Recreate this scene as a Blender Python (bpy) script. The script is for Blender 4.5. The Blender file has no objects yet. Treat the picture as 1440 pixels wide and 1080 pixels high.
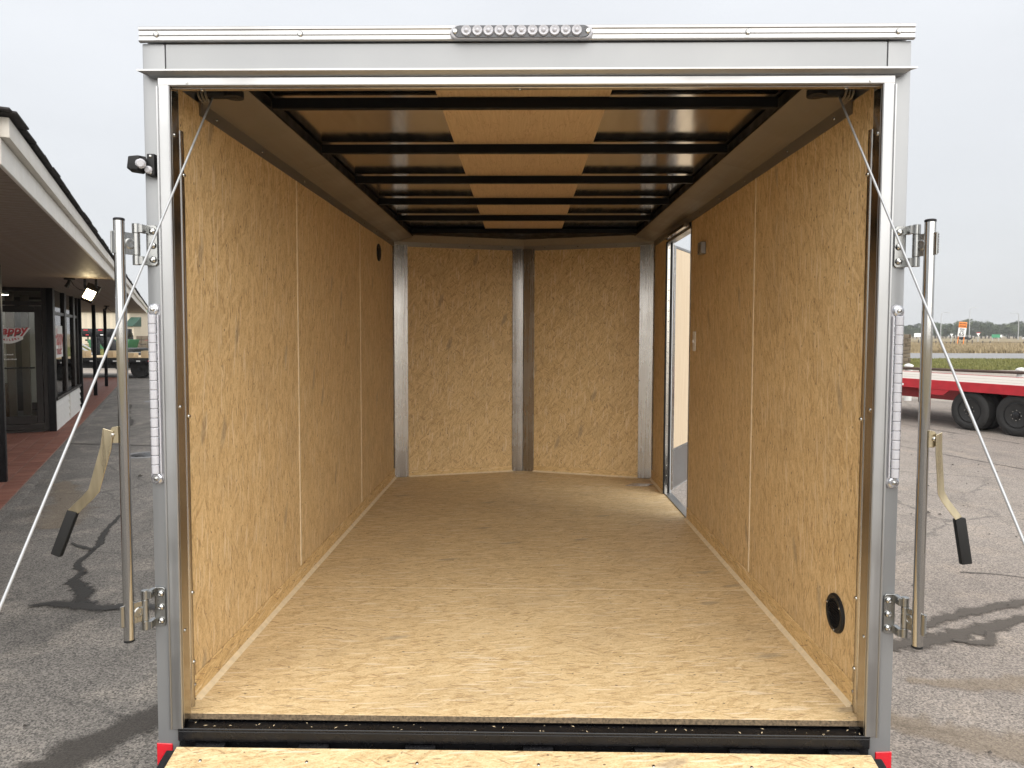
import bpy, bmesh, math, random
from mathutils import Matrix, Vector
R = math.radians
SC = bpy.context.scene
COL = SC.collection
# ------------------------------------------------------------------ camera
cam = bpy.data.cameras.new('camera'); CAM = bpy.data.objects.new('camera', cam); COL.objects.link(CAM)
SC.camera = CAM
cam.sensor_width = 36; cam.lens = 25.0; cam.shift_y = -19.2/1440; cam.clip_start = .05; cam.clip_end = 20000
yaw, pitch, roll = .016174, .050532, -.002545
fw = Vector((-math.sin(yaw)*math.cos(pitch), math.cos(yaw)*math.cos(pitch), -math.sin(pitch)))
rt = Vector((math.cos(yaw), math.sin(yaw), 0)); dn = fw.cross(rt)
r2 = math.cos(roll)*rt + math.sin(roll)*dn; d2 = -math.sin(roll)*rt + math.cos(roll)*dn
m3 = Matrix((r2, -d2, -fw)).transposed()
CAM.matrix_world = Matrix.Translation((.003, 0, 1.7235)) @ m3.to_4x4()
# ------------------------------------------------------------------ light
EXPO = 1.8
SUN_EL, SUN_AZ = 36, 170          # azimuth clockwise from +Y: behind the camera, a little right
SC.view_settings.view_transform = 'Standard'; SC.view_settings.look = 'None'
SC.view_settings.gamma = 1; SC.view_settings.exposure = EXPO
W = bpy.data.worlds.new('World'); SC.world = W; W.use_nodes = True
nt = W.node_tree; nt.nodes.clear()
def wn(t, **k):
    n = nt.nodes.new(t)
    for a, b in k.items(): setattr(n, a, b)
    return n
sky = wn('ShaderNodeTexSky', sky_type='NISHITA', sun_disc=False, sun_elevation=R(SUN_EL), sun_rotation=R(SUN_AZ), air_density=1.0, dust_density=4.0)
tc = wn('ShaderNodeTexCoord'); sp = wn('ShaderNodeSeparateXYZ'); nt.links.new(tc.outputs['Generated'], sp.inputs[0])
mr = wn('ShaderNodeMapRange'); mr.inputs['From Min'].default_value = 0; mr.inputs['From Max'].default_value = 1
mr.clamp = True; nt.links.new(sp.outputs['Z'], mr.inputs['Value'])
cr = wn('ShaderNodeMix', data_type='RGBA'); nt.links.new(mr.outputs[0], cr.inputs['Factor'])
cr.inputs['A'].default_value = (.765, .78, .80, 1); cr.inputs['B'].default_value = (1.16, 1.19, 1.24, 1)   # overcast cloud deck
mp = wn('ShaderNodeMapping'); mp.inputs['Scale'].default_value = (2.2, 2.2, 5.5); nt.links.new(tc.outputs['Generated'], mp.inputs[0])
nz = wn('ShaderNodeTexNoise'); nz.inputs['Scale'].default_value = 1.3; nz.inputs['Detail'].default_value = 5; nt.links.new(mp.outputs[0], nz.inputs['Vector'])
nr = wn('ShaderNodeMapRange'); nr.inputs['From Min'].default_value = .3; nr.inputs['From Max'].default_value = .7; nr.inputs['To Min'].default_value = .96; nr.inputs['To Max'].default_value = 1.04
nt.links.new(nz.outputs[0], nr.inputs['Value'])
ml = wn('ShaderNodeVectorMath', operation='SCALE'); nt.links.new(cr.outputs['Result'], ml.inputs[0]); nt.links.new(nr.outputs[0], ml.inputs['Scale'])
sc2 = wn('ShaderNodeVectorMath', operation='SCALE'); sc2.inputs['Scale'].default_value = 2**-EXPO; nt.links.new(ml.outputs[0], sc2.inputs[0])
sks = wn('ShaderNodeVectorMath', operation='SCALE'); sks.inputs['Scale'].default_value = .06; nt.links.new(sky.outputs[0], sks.inputs[0])
mx = wn('ShaderNodeMix', data_type='RGBA'); mx.inputs['Factor'].default_value = .93
nt.links.new(sks.outputs[0], mx.inputs['A']); nt.links.new(sc2.outputs[0], mx.inputs['B'])
bg = wn('ShaderNodeBackground'); bg.inputs['Strength'].default_value = 1.0; nt.links.new(mx.outputs['Result'], bg.inputs['Color'])
ow = wn('ShaderNodeOutputWorld'); nt.links.new(bg.outputs[0], ow.inputs[0])
sl = bpy.data.lights.new('sun', 'SUN'); sl.energy = 1.5; sl.angle = R(100); sl.color = (1, .965, .91)
SUN = bpy.data.objects.new('sun', sl); COL.objects.link(SUN)
az, el = R(SUN_AZ), R(SUN_EL)
sd = Vector((math.sin(az)*math.cos(el), math.cos(az)*math.cos(el), math.sin(el)))
SUN.rotation_euler = sd.to_track_quat('Z', 'Y').to_euler()
rnd = random.Random(7)
# ------------------------------------------------------------------ materials
MATS = {}
class NB:
    """small node helper"""
    def __init__(s, name):
        s.m = bpy.data.materials.new(name); s.m.use_nodes = True; s.t = s.m.node_tree
        s.b = s.t.nodes['Principled BSDF']; s.out = s.t.nodes['Material Output']; MATS[name] = s.m
    def n(s, typ, **k):
        x = s.t.nodes.new('ShaderNode'+typ)
        for a, b in k.items(): setattr(x, a, b)
        return x
    def put(s, sock, v):
        if hasattr(v, 'is_output'): s.t.links.new(v, sock)
        elif v is not None:
            if hasattr(sock.default_value, '__len__') and not hasattr(v, '__len__'): v = (v,)*len(sock.default_value)
            if hasattr(sock.default_value, '__len__') and len(sock.default_value) == 4 and len(v) == 3: v = tuple(v)+(1,)
            sock.default_value = v
    def math(s, op, a, b=0., c=None, clamp=False):
        x = s.n('Math', operation=op, use_clamp=clamp); s.put(x.inputs[0], a); s.put(x.inputs[1], b)
        if c is not None: s.put(x.inputs[2], c)
        return x.outputs[0]
    def vm(s, op, a, b=None, sc=None):
        x = s.n('VectorMath', operation=op); s.put(x.inputs[0], a)
        if b is not None: s.put(x.inputs[1], b)
        if sc is not None: s.put(x.inputs['Scale'], sc)
        return x.outputs[0]
    def co(s, kind='Object'): return s.n('TexCoord').outputs[kind]
    def sep(s, v):
        x = s.n('SeparateXYZ'); s.put(x.inputs[0], v); return x.outputs
    def comb(s, a, b, c=0.):
        x = s.n('CombineXYZ'); s.put(x.inputs[0], a); s.put(x.inputs[1], b); s.put(x.inputs[2], c); return x.outputs[0]
    def map(s, v, scale=(1, 1, 1), rot=(0, 0, 0), loc=(0, 0, 0)):
        x = s.n('Mapping'); s.put(x.inputs['Vector'], v); s.put(x.inputs['Scale'], scale); s.put(x.inputs['Rotation'], rot); s.put(x.inputs['Location'], loc); return x.outputs[0]
    def noise(s, v, scale=1., detail=2., rough=.5, dim='3D', dist=0.):
        x = s.n('TexNoise', noise_dimensions=dim); s.put(x.inputs['Vector'], v); s.put(x.inputs['Scale'], scale); s.put(x.inputs['Detail'], detail); s.put(x.inputs['Roughness'], rough); s.put(x.inputs['Distortion'], dist); return x.outputs[0]
    def voro(s, v, scale=1., feature='F1', dim='3D'):
        x = s.n('TexVoronoi', feature=feature, voronoi_dimensions=dim); s.put(x.inputs['Vector'], v); s.put(x.inputs['Scale'], scale); return x.outputs
    def rng(s, v, a, b, c=0., d=1., smooth=False):
        x = s.n('MapRange'); x.interpolation_type = 'SMOOTHSTEP' if smooth else 'LINEAR'
        for i, q in zip(('Value', 'From Min', 'From Max', 'To Min', 'To Max'), (v, a, b, c, d)): s.put(x.inputs[i], q)
        return x.outputs[0]
    def mix(s, f, a, b, blend='MIX'):
        x = s.n('Mix', data_type='RGBA', blend_type=blend); s.put(x.inputs['Factor'], f); s.put(x.inputs['A'], a); s.put(x.inputs['B'], b); return x.outputs['Result']
    def mixf(s, f, a, b):
        x = s.n('Mix', data_type='FLOAT'); s.put(x.inputs[0], f); s.put(x.inputs[2], a); s.put(x.inputs[3], b); return x.outputs[0]
    def ramp(s, f, stops):
        x = s.n('ValToRGB'); e = x.color_ramp.elements
        while len(e) < len(stops): e.new(.5)
        for q, (p, c) in zip(e, stops): q.position = p; q.color = tuple(c)+(1,) if len(c) == 3 else c
        s.put(x.inputs[0], f); return x.outputs[0]
    def bump(s, h, strength=.3, dist=.002):
        x = s.n('Bump'); s.put(x.inputs['Height'], h); x.inputs['Strength'].default_value = strength; x.inputs['Distance'].default_value = dist
        s.t.links.new(x.outputs[0], s.b.inputs['Normal'])
    def rand(s): return s.n('ObjectInfo').outputs['Random']
    def set(s, **k):
        for a, v in k.items(): s.put(s.b.inputs[{'col': 'Base Color', 'rough': 'Roughness', 'metal': 'Metallic', 'spec': 'Specular IOR Level', 'coat': 'Coat Weight', 'alpha': 'Alpha', 'trans': 'Transmission Weight', 'ior': 'IOR', 'emit': 'Emission Color', 'estr': 'Emission Strength'}[a]], v)
        return s.m

def simple(name, col, rough=.5, metal=0., spec=.5, coat=0., var=.12, vs=6., rvar=.1, bump=0., bs=200.):
    """plain material with blotchy tone and gloss so that no surface is dead flat"""
    b = NB(name); c = b.co(); n1 = b.noise(c, vs, 4, .6)
    lo = tuple(x*(1-var) for x in col); hi = tuple(min(1, x*(1+var)) for x in col)
    b.set(col=b.mix(b.rng(n1, .3, .7), lo, hi), rough=b.rng(b.noise(c, vs*2.3, 3), .3, .7, max(.02, rough-rvar), min(1, rough+rvar)), metal=metal, spec=spec, coat=coat)
    if bump: b.bump(b.noise(c, bs, 3), bump, .001)
    return b.m

def osb(name, across, along, tint=(1, 1, 1), spread=1.):
    """strand board; across / along are the axes of the strands"""
    b = NB(name); o = b.sep(b.co()); r = b.rand()
    ax = {'x': o[0], 'y': o[1], 'z': o[2]}
    v = b.vm('ADD', b.comb(ax[across], ax[along], 0.), b.comb(b.math('MULTIPLY', r, 37.), b.math('MULTIPLY', r, 71.), 0.))
    wz = b.n('TexNoise'); b.put(wz.inputs['Vector'], v); wz.inputs['Scale'].default_value = 6; wz.inputs['Detail'].default_value = 2
    v = b.vm('ADD', v, b.vm('SCALE', b.vm('SUBTRACT', wz.outputs['Color'], (.5, .5, .5)), sc=.02))
    t = None; edges = None
    for k, (an, sx, sy, th) in enumerate([(.03, 105, 11, 0), (-.20*spread, 120, 13, .50), (.28*spread, 110, 12, .55), (.9, 95, 15, 1-.12*spread)]):
        vo = b.voro(b.map(v, (sx, sy, 1), (0, 0, 0), (k*3.7, k*1.9, 0)) if an == 0 else b.map(b.map(v, (1, 1, 1), (0, 0, an)), (sx, sy, 1), (0, 0, 0), (k*3.7, k*1.9, 0)), 1., dim='2D')
        q = b.sep(vo['Color']); d = b.rng(vo['Distance'], .35, .8, 0, 1)
        if t is None: t = q[0]; edges = d
        else:
            mk = b.math('GREATER_THAN', q[1], th); t = b.mixf(mk, t, q[0]); edges = b.mixf(mk, edges, d)
    fib = b.noise(b.map(v, (330, 46, 1)), 1., 4, .75, dim='2D')
    fib2 = b.noise(b.map(b.map(v, rot=(0, 0, .10*spread)), (105, 20, 1)), 1., 5, .75, dim='2D')
    spk = b.noise(b.map(v, (1, .55, 1)), 240., 2, .6, dim='2D')
    val = b.math('ADD', b.math('MULTIPLY_ADD', t, .20, b.math('MULTIPLY', spk, .34)), b.math('ADD', b.math('MULTIPLY', fib, .52), b.math('MULTIPLY', fib2, .44)))
    val = b.math('SUBTRACT', val, b.math('MULTIPLY', edges, .035))
    col = b.ramp(b.rng(val, .44, 1.04), [(0, (.25, .140, .052)), (.26, (.47, .305, .128)), (.50, (.63, .435, .200)), (.76, (.71, .515, .258)), (1, (.80, .625, .35))])
    # dark flecks, knots and pits
    fl = b.rng(b.noise(b.map(b.map(v, rot=(0, 0, -.12)), (300, 70, 1), loc=(9, 4, 0)), 1., 3, .65, dim='2D'), .64, .71)
    col = b.mix(b.math('MULTIPLY', fl, .66), col, (.19, .10, .042))
    vo = b.voro(b.map(v, (38, 24, 1), loc=(2, 7, 0)), 1., dim='2D'); q = b.sep(vo['Color'])
    pit = b.math('MULTIPLY', b.math('GREATER_THAN', q[0], .88), b.rng(vo['Distance'], b.math('MULTIPLY', q[1], .10), b.math('MULTIPLY_ADD', q[1], .10, .04), 1, 0))
    col = b.mix(b.math('MULTIPLY', pit, .85), col, (.045, .022, .012))
    vo = b.voro(b.map(b.map(v, rot=(0, 0, .3)), (5.5, 1.7, 1), loc=(1, 3, 0)), 1., dim='2D'); q = b.sep(vo['Color'])
    gs = b.math('MULTIPLY', b.math('GREATER_THAN', q[0], .70), b.rng(b.math('ADD', vo['Distance'], b.math('MULTIPLY', fib2, .16)), .13, .20, 1, 0))
    col = b.mix(b.math('MULTIPLY', gs, .45), col, (.20, .165, .12))
    for (an, sx, sy, th, lo, dk, am) in [(.12, 200, 26, .965, .30, (.15, .075, .03), .7), (-.45*spread, 170, 17, .955, .32, (.28, .16, .07), .6), (.06, 120, 9, .90, .34, (.80, .65, .42), .5)]:
        vo = b.voro(b.map(b.map(v, rot=(0, 0, an)), (sx, sy, 1), loc=(sx*.1, 5, 0)), 1., dim='2D'); q = b.sep(vo['Color'])
        mk = b.math('MULTIPLY', b.math('GREATER_THAN', q[0], th), b.rng(vo['Distance'], lo, lo+.12, 1, 0)); col = b.mix(b.math('MULTIPLY', mk, am), col, dk)
    dirt = b.rng(b.noise(v, 3.2, 5, .62, dim='2D'), .50, .74)
    col = b.mix(b.math('MULTIPLY', dirt, .22), col, (.34, .24, .125))
    col = b.mix(1., col, tint, 'MULTIPLY')
    b.set(col=col, rough=b.rng(fib2, .2, .8, .48, .68), spec=.35)
    b.bump(val, .35, .0015)
    return b.m
OSB_WALL = osb('strand_board_wall', 'y', 'z', tint=(.98, 1.0, 1.09), spread=1.)
OSB_FRONT = osb('strand_board_front', 'x', 'z', tint=(.99, 1.0, 1.05), spread=2.)
OSB_FLOOR = osb('strand_board_floor', 'y', 'x', (.98, 1.05, 1.24))
OSB_EDGE = simple('rough_cut_board_edge', (.13, .095, .058), .9, var=.6, vs=110, bump=.6, bs=300)
OSB_SKIRT = osb('strand_board_skirting', 'z', 'y')
OSB_SKIRTX = osb('strand_board_skirting_front', 'z', 'x')

def brushed(name, col, rough, axis='z', metal=1., var=.08, streak=60, bumpy=0.):
    b = NB(name); o = b.sep(b.co()); a = {'x': (.02, 1, 1), 'y': (1, .02, 1), 'z': (1, 1, .02)}[axis]
    n1 = b.noise(b.map(b.co(), a), streak, 4, .6); n2 = b.noise(b.co(), 3., 4)
    c = b.mix(b.rng(n1, .3, .7), tuple(x*(1-var) for x in col), tuple(min(1, x*(1+var)) for x in col))
    b.set(col=c, metal=metal, rough=b.math('ADD', b.rng(n1, .3, .7, rough*.75, rough*1.25), b.rng(n2, .45, .75, 0, rough*.5)))
    if bumpy: b.bump(b.noise(b.map(b.co(), a), 5., 2), bumpy, .01)
    return b.m
ALU = brushed('mill_aluminium', (.36, .365, .37), .36, 'z')
ALUX = brushed('mill_aluminium_header', (.40, .40, .40), .38, 'x')
STEEL_J = brushed('polished_jamb_steel', (.50, .47, .43), .18, 'z', bumpy=.15)
FLASH = brushed('corner_flashing_aluminium', (.40, .385, .365), .24, 'z', bumpy=.5)
COVE = brushed('cove_metal', (.27, .245, .21), .38, 'y', metal=.75)
ROOFM = brushed('roof_sheet_aluminium', (.60, .58, .56), .13, 'y', streak=30, bumpy=.1)
SILVER = NB('silver_paint'); _b = SILVER; _n = _b.noise(_b.co(), 900, 2)
SILVER = _b.set(col=_b.mix(_b.rng(_b.noise(_b.co(), 2.5, 4), .3, .7), (.235, .242, .25), (.265, .272, .278)), rough=.40, metal=.5, coat=.1)
_b.bump(_n, .04, .0005)
ZINC = brushed('zinc_plated_steel', (.32, .325, .32), .26, 'z', var=.1)
CHROME = brushed('bright_zinc_tube', (.44, .436, .425), .09, 'z', var=.06)
GOLDZ = brushed('yellow_zinc_steel', (.46, .40, .28), .28, 'z', var=.1)
BLACKS = simple('black_steel_paint', (.005, .005, .006), .30, 0, .35, coat=.0, var=.3, vs=12)
BLACKM = simple('black_bow_paint', (.003, .003, .003), .45, 0, .15, var=.25)
BLACKP = simple('black_plastic', (.009, .009, .010), .5, 0, .3, var=.2, bump=.15, bs=500)
BLACKR = simple('black_rubber_grip', (.010, .010, .010), .6, 0, .25, var=.2, bump=.3, bs=300)
BEAD = simple('pale_caulk_strip', (.68, .55, .36), .5, var=.12, vs=30)
SCREW = simple('screw_steel', (.42, .42, .41), .2, 1., var=.1, vs=90)
CABLE = brushed('steel_cable', (.38, .39, .40), .4, 'z', metal=.5)
REDREF = NB('red_reflector'); REDREF.bump(REDREF.voro(REDREF.co(), 260.)['Distance'], .4, .001)
REDREF = REDREF.set(col=(.55, .008, .02), rough=.18, coat=.5)
CLEAR = NB('clear_lamp_plastic'); _b = CLEAR
CLEAR = _b.set(col=(.60, .60, .64), rough=.16, trans=.30, ior=1.45, spec=.6); _b.bump(_b.voro(_b.co(), 420.)['Distance'], .5, .001)
LAMPBASE = simple('grey_lamp_base', (.07, .072, .08), .3, .2, var=.25, vs=60)
CHROMEP = simple('chromed_plastic', (.42, .43, .46), .2, .8, var=.3, vs=70, bump=.4, bs=200)
WHITEP = simple('white_plastic', (.72, .70, .66), .4, var=.05)
LUAN = NB('pale_door_plywood'); _b = LUAN
_n = _b.noise(_b.map(_b.co(), (12, 12, .8)), 4., 5, .6)
LUAN = _b.set(col=_b.mix(_b.rng(_n, .3, .7), (.60, .47, .31), (.70, .58, .42)), rough=.5)
PRINT = NB('printed_wood_ceiling'); _b = PRINT; _o = _b.sep(_b.co())
_p = _b.comb(_o[0], _b.math('FRACT', _b.math('MULTIPLY', _o[1], 1.64)), 0.)
_d = _b.noise(_b.map(_p, (7, 1.5, 1)), 1., 3)
_g = _b.noise(_b.map(_b.vm('ADD', _p, _b.vm('SCALE', _b.comb(_d, 0., 0.), sc=.05)), (150, 3.2, 1)), 1., 4, .6)
_vo = _b.voro(_b.map(_p, (6.5, 2.3, 1)), 1.); _q = _b.sep(_vo['Color'])
_k = _b.math('MULTIPLY', _b.math('GREATER_THAN', _q[0], .8), _b.rng(_vo['Distance'], .04, .12, 1, 0))
_c = _b.mix(_b.rng(_g, .3, .72), (.46, .315, .17), (.60, .44, .26))
_ln = _b.rng(_b.math('ABSOLUTE', _b.math('SUBTRACT', _b.noise(_b.map(_p, (9, 1.0, 1), loc=(3, 1, 0)), 1., 4, .7), .5)), .0, .012, 1, 0)
_c = _b.mix(_b.math('MULTIPLY', _ln, .45), _c, (.28, .145, .06))
PRINT = _b.set(col=_b.mix(_b.math('MULTIPLY', _k, .6), _c, (.24, .12, .05)), rough=.45)

# ------------------------------------------------------------------ mesh helpers
class MB:
    def __init__(s): s.v = []; s.f = []
    def add(s, vs, fs):
        o = len(s.v); s.v += [tuple(p) for p in vs]; s.f += [tuple(i+o for i in f) for f in fs]; return s
    def box(s, x0, x1, y0, y1, z0, z1, M=None):
        vs = [Vector((x, y, z)) for z in (z0, z1) for y in (y0, y1) for x in (x0, x1)]
        if M: vs = [M @ p for p in vs]
        return s.add(vs, [(0, 2, 3, 1), (4, 5, 7, 6), (0, 1, 5, 4), (1, 3, 7, 5), (3, 2, 6, 7), (2, 0, 4, 6)])
    def tube(s, pts, r, n=12, cap=True, close=False):
        pts = [Vector(p) for p in pts]; rs = r if hasattr(r, '__len__') else [r]*len(pts); vs = []; fs = []; ref = None
        for i, p in enumerate(pts):
            a = pts[max(i-1, 0)]; c = pts[min(i+1, len(pts)-1)]
            if close: a = pts[i-1]; c = pts[(i+1) % len(pts)]
            t = (c-a).normalized()
            if ref is None: ref = Vector((0, 0, 1)) if abs(t.z) < .9 else Vector((1, 0, 0))
            e1 = (ref - t*ref.dot(t)).normalized(); e2 = t.cross(e1); ref = e1
            vs += [p + rs[i]*(math.cos(2*math.pi*k/n)*e1 + math.sin(2*math.pi*k/n)*e2) for k in range(n)]
        m = len(pts)
        for i in range(m if close else m-1):
            j = (i+1) % m
            fs += [(i*n+k, i*n+(k+1) % n, j*n+(k+1) % n, j*n+k) for k in range(n)]
        if cap and not close: fs += [tuple(range(n))[::-1], tuple((m-1)*n+k for k in range(n))]
        return s.add(vs, fs)
    def lathe(s, prof, c, axis, n=24, caps=True):
        """prof: (radius, height) list; axis: direction"""
        t = Vector(axis).normalized(); e1 = t.orthogonal().normalized(); e2 = t.cross(e1); c = Vector(c); vs = []; fs = []
        for r, h in prof: vs += [c + t*h + r*(math.cos(2*math.pi*k/n)*e1 + math.sin(2*math.pi*k/n)*e2) for k in range(n)]
        for i in range(len(prof)-1): fs += [(i*n+k, i*n+(k+1) % n, (i+1)*n+(k+1) % n, (i+1)*n+k) for k in range(n)]
        if caps: fs += [tuple(range(n))[::-1], tuple((len(prof)-1)*n+k for k in range(n))]
        return s.add(vs, fs)
    def prism(s, poly, f0, f1):
        """poly: 2d points; f0/f1 map (a,b) to 3d for the two ends"""
        n = len(poly); vs = [f0(a, b) for a, b in poly] + [f1(a, b) for a, b in poly]
        return s.add(vs, [tuple(range(n))[::-1], tuple(range(n, 2*n))] + [(i, (i+1) % n, n+(i+1) % n, n+i) for i in range(n)])

ORG = {}
def mesh_obj(name, mb, mat, bevel=0., center=True, smooth=35, recalc=True):
    c = Vector((0, 0, 0))
    if center and mb.v:
        lo = [min(p[i] for p in mb.v) for i in range(3)]; hi = [max(p[i] for p in mb.v) for i in range(3)]
        c = Vector([(a+b)/2 for a, b in zip(lo, hi)])
    me = bpy.data.meshes.new(name); me.from_pydata([tuple(Vector(p)-c) for p in mb.v], [], mb.f)
    if bevel or recalc:
        bm = bmesh.new(); bm.from_mesh(me)
        if recalc: bmesh.ops.recalc_face_normals(bm, faces=bm.faces)
        if bevel:
            es = [e for e in bm.edges if len(e.link_faces) == 2 and e.calc_face_angle(0) > R(40)]
            bmesh.ops.bevel(bm, geom=es, offset=bevel, segments=2 if bevel > .003 else 1, profile=.6, affect='EDGES', clamp_overlap=True)
        bm.to_mesh(me); bm.free()
    if smooth and len(me.polygons):
        me.polygons.foreach_set('use_smooth', [True]*len(me.polygons)); me.set_sharp_from_angle(angle=R(min(smooth, 25) if bevel else smooth))
    me.materials.append(mat)
    return me, c
def link(name, me, parent, org):
    o = bpy.data.objects.new(name, me); COL.objects.link(o); ORG[o.name] = Vector(org)
    if parent is not None: o.parent = parent; o.location = Vector(org) - ORG[parent.name]
    else: o.location = org
    return o
def part(name, mb, mat, parent=None, bevel=0., smooth=35, recalc=True, label=None):
    me, c = mesh_obj(name, mb, mat, bevel, True, smooth, recalc)
    o = link(name, me, parent, c)
    if label: o['label'] = label
    return o
def bx(name, b, mat, parent=None, bevel=.0015, label=None): return part(name, MB().box(*b), mat, parent, bevel, label=label)
def empty(name, loc, label, cat, group=None, rz=0., local=False):
    o = bpy.data.objects.new(name, None); COL.objects.link(o); o.location = loc; o.rotation_euler = (0, 0, rz)
    ORG[o.name] = Vector((0, 0, 0)) if local else Vector(loc)
    o['label'] = label; o['category'] = cat
    if group: o['group'] = group
    return o
def tag(o, label, cat, group=None):
    o['label'] = label; o['category'] = cat
    if group: o['group'] = group
    return o
def struct(o, kind='structure'): o['kind'] = kind; return o
def shared(name, me, parent, org, rot=None, scale=None):
    o = link(name, me, parent, org)
    if rot: o.rotation_euler = rot
    if scale: o.scale = scale
    return o
def copy_tree(o, parent=None):
    c = o.copy(); COL.objects.link(c); ORG[c.name] = ORG.get(o.name, Vector((0, 0, 0))).copy()
    if parent: c.parent = parent
    for k in list(o.children): copy_tree(k, c)
    return c
def text_part(s, size, mat, parent, loc, rot, name='lettering', shear=0., offset=0., extrude=.001, space=1.):
    cu = bpy.data.curves.new(name, 'FONT'); cu.body = s; cu.size = size; cu.shear = shear; cu.offset = offset; cu.extrude = extrude
    cu.align_x = 'CENTER'; cu.align_y = 'CENTER'; cu.space_character = space; cu.resolution_u = 4
    tmp = bpy.data.objects.new(name, cu); COL.objects.link(tmp)
    bpy.context.view_layer.update()
    me = bpy.data.meshes.new_from_object(tmp.evaluated_get(bpy.context.evaluated_depsgraph_get()))
    bpy.data.objects.remove(tmp); me.materials.clear(); me.materials.append(mat)
    o = link(name, me, parent, loc); o.rotation_euler = rot
    return o
# ------------------------------------------------------------------ ground materials
def ground_mat(name, c0, c1, c2, spk=.35, scale=1., rough=.85, crack=False):
    b = NB(name); v = b.co()
    big = b.noise(v, .35*scale, 5, .6); mid = b.noise(v, 2.4*scale, 5, .65); fine = b.noise(v, 160., 2, .6); sp = b.voro(v, 140.)
    st = b.noise(b.map(v, (1, .25, 1), (0, 0, .5)), 3.*scale, 4, .6)
    col = b.mix(b.rng(big, .35, .65), c0, c1); col = b.mix(b.math('MULTIPLY', b.rng(mid, .5, .72), .7), col, c2)
    col = b.mix(b.math('MULTIPLY', b.rng(st, .52, .72), .4), col, tuple(x*.55 for x in c0))
    q = b.sep(sp['Color'])[0]
    col = b.mix(spk, col, b.mix(q, (.25, .25, .25), (1.9, 1.85, 1.8)), 'MULTIPLY') if spk else col
    if crack:
        e = b.voro(b.vm('ADD', v, b.vm('SCALE', b.comb(mid, big, 0.), sc=.6)), .45, 'DISTANCE_TO_EDGE')['Distance']
        cm = b.math('MULTIPLY', b.rng(e, .003, .009, 1, 0), b.rng(big, .42, .55))
        col = b.mix(b.math('MULTIPLY', cm, .4), col, (.03, .03, .03))
    b.set(col=col, rough=rough, spec=.3)
    b.bump(b.math('ADD', b.math('MULTIPLY', q, .6), b.math('MULTIPLY', fine, .8)), .55, .006)
    return b.m
ASPH = ground_mat('worn_asphalt', (.120, .113, .105), (.205, .192, .177), (.30, .272, .238), .8, crack=True)
YARD = ground_mat('pale_worn_yard', (.212, .186, .165), (.265, .236, .210), (.30, .255, .212), .65, crack=True)
ROADM = ground_mat('road_asphalt', (.23, .23, .235), (.27, .27, .27), (.30, .29, .28), .1)
def soil(name, c0, c1, c2, s=.5):
    b = NB(name); v = b.co(); a = b.noise(b.map(v, (1, 2.5, 1)), s, 6, .65); n = b.noise(v, s*14, 5, .7)
    b.set(col=b.mix(b.rng(n, .35, .7), b.mix(b.rng(a, .35, .65), c0, c1), c2), rough=.95, spec=.1); b.bump(n, .6, .05); return b.m
DRY = soil('dry_field_ground', (.27, .215, .135), (.34, .275, .17), (.19, .16, .095), .06)
LAWN = soil('lawn_ground', (.15, .155, .05), (.20, .19, .07), (.10, .115, .035), .5)
GRAVEL = ground_mat('pale_gravel', (.26, .23, .20), (.33, .29, .25), (.38, .35, .31), .5)
TAR = NB('dark_damp_stain'); _b = TAR
def stain_mat(name, col, rough, strength, nscale):
    b = NB(name); uv = b.sep(b.n('TexCoord').outputs['UV']); v = b.co()
    e = b.math('SUBTRACT', 1., b.math('ABSOLUTE', b.math('MULTIPLY_ADD', uv[0], 2., -1.)))
    ends = b.math('MULTIPLY', b.rng(uv[1], 0, .06), b.rng(uv[1], .94, 1, 1, 0))
    n = b.noise(v, nscale, 5, .65); f = b.noise(v, 120., 3, .6)
    a = b.rng(b.math('ADD', b.math('MULTIPLY', e, ends), b.math('MULTIPLY', b.math('SUBTRACT', n, .5), 1.5)), .12, .72, 0, strength, smooth=True)
    b.set(col=b.mix(f, tuple(x*.6 for x in col), tuple(x*1.4 for x in col)), rough=rough, spec=.4, alpha=a)
    b.bump(b.voro(v, 90.)['Distance'], .4, .004)
    return b.m
STAIN = stain_mat('damp_tar_stain', (.030, .028, .026), .55, .93, 9.)
STAINS = stain_mat('soft_oil_stain', (.070, .062, .054), .7, .75, 5.)
MUD = stain_mat('dark_mud_track', (.085, .072, .060), .8, .92, 11.)
SAND = stain_mat('orange_sand_drift', (.30, .235, .165), .95, .40, 5.)
JOINT = stain_mat('tar_joint', (.055, .05, .045), .7, .95, 14.)
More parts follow.
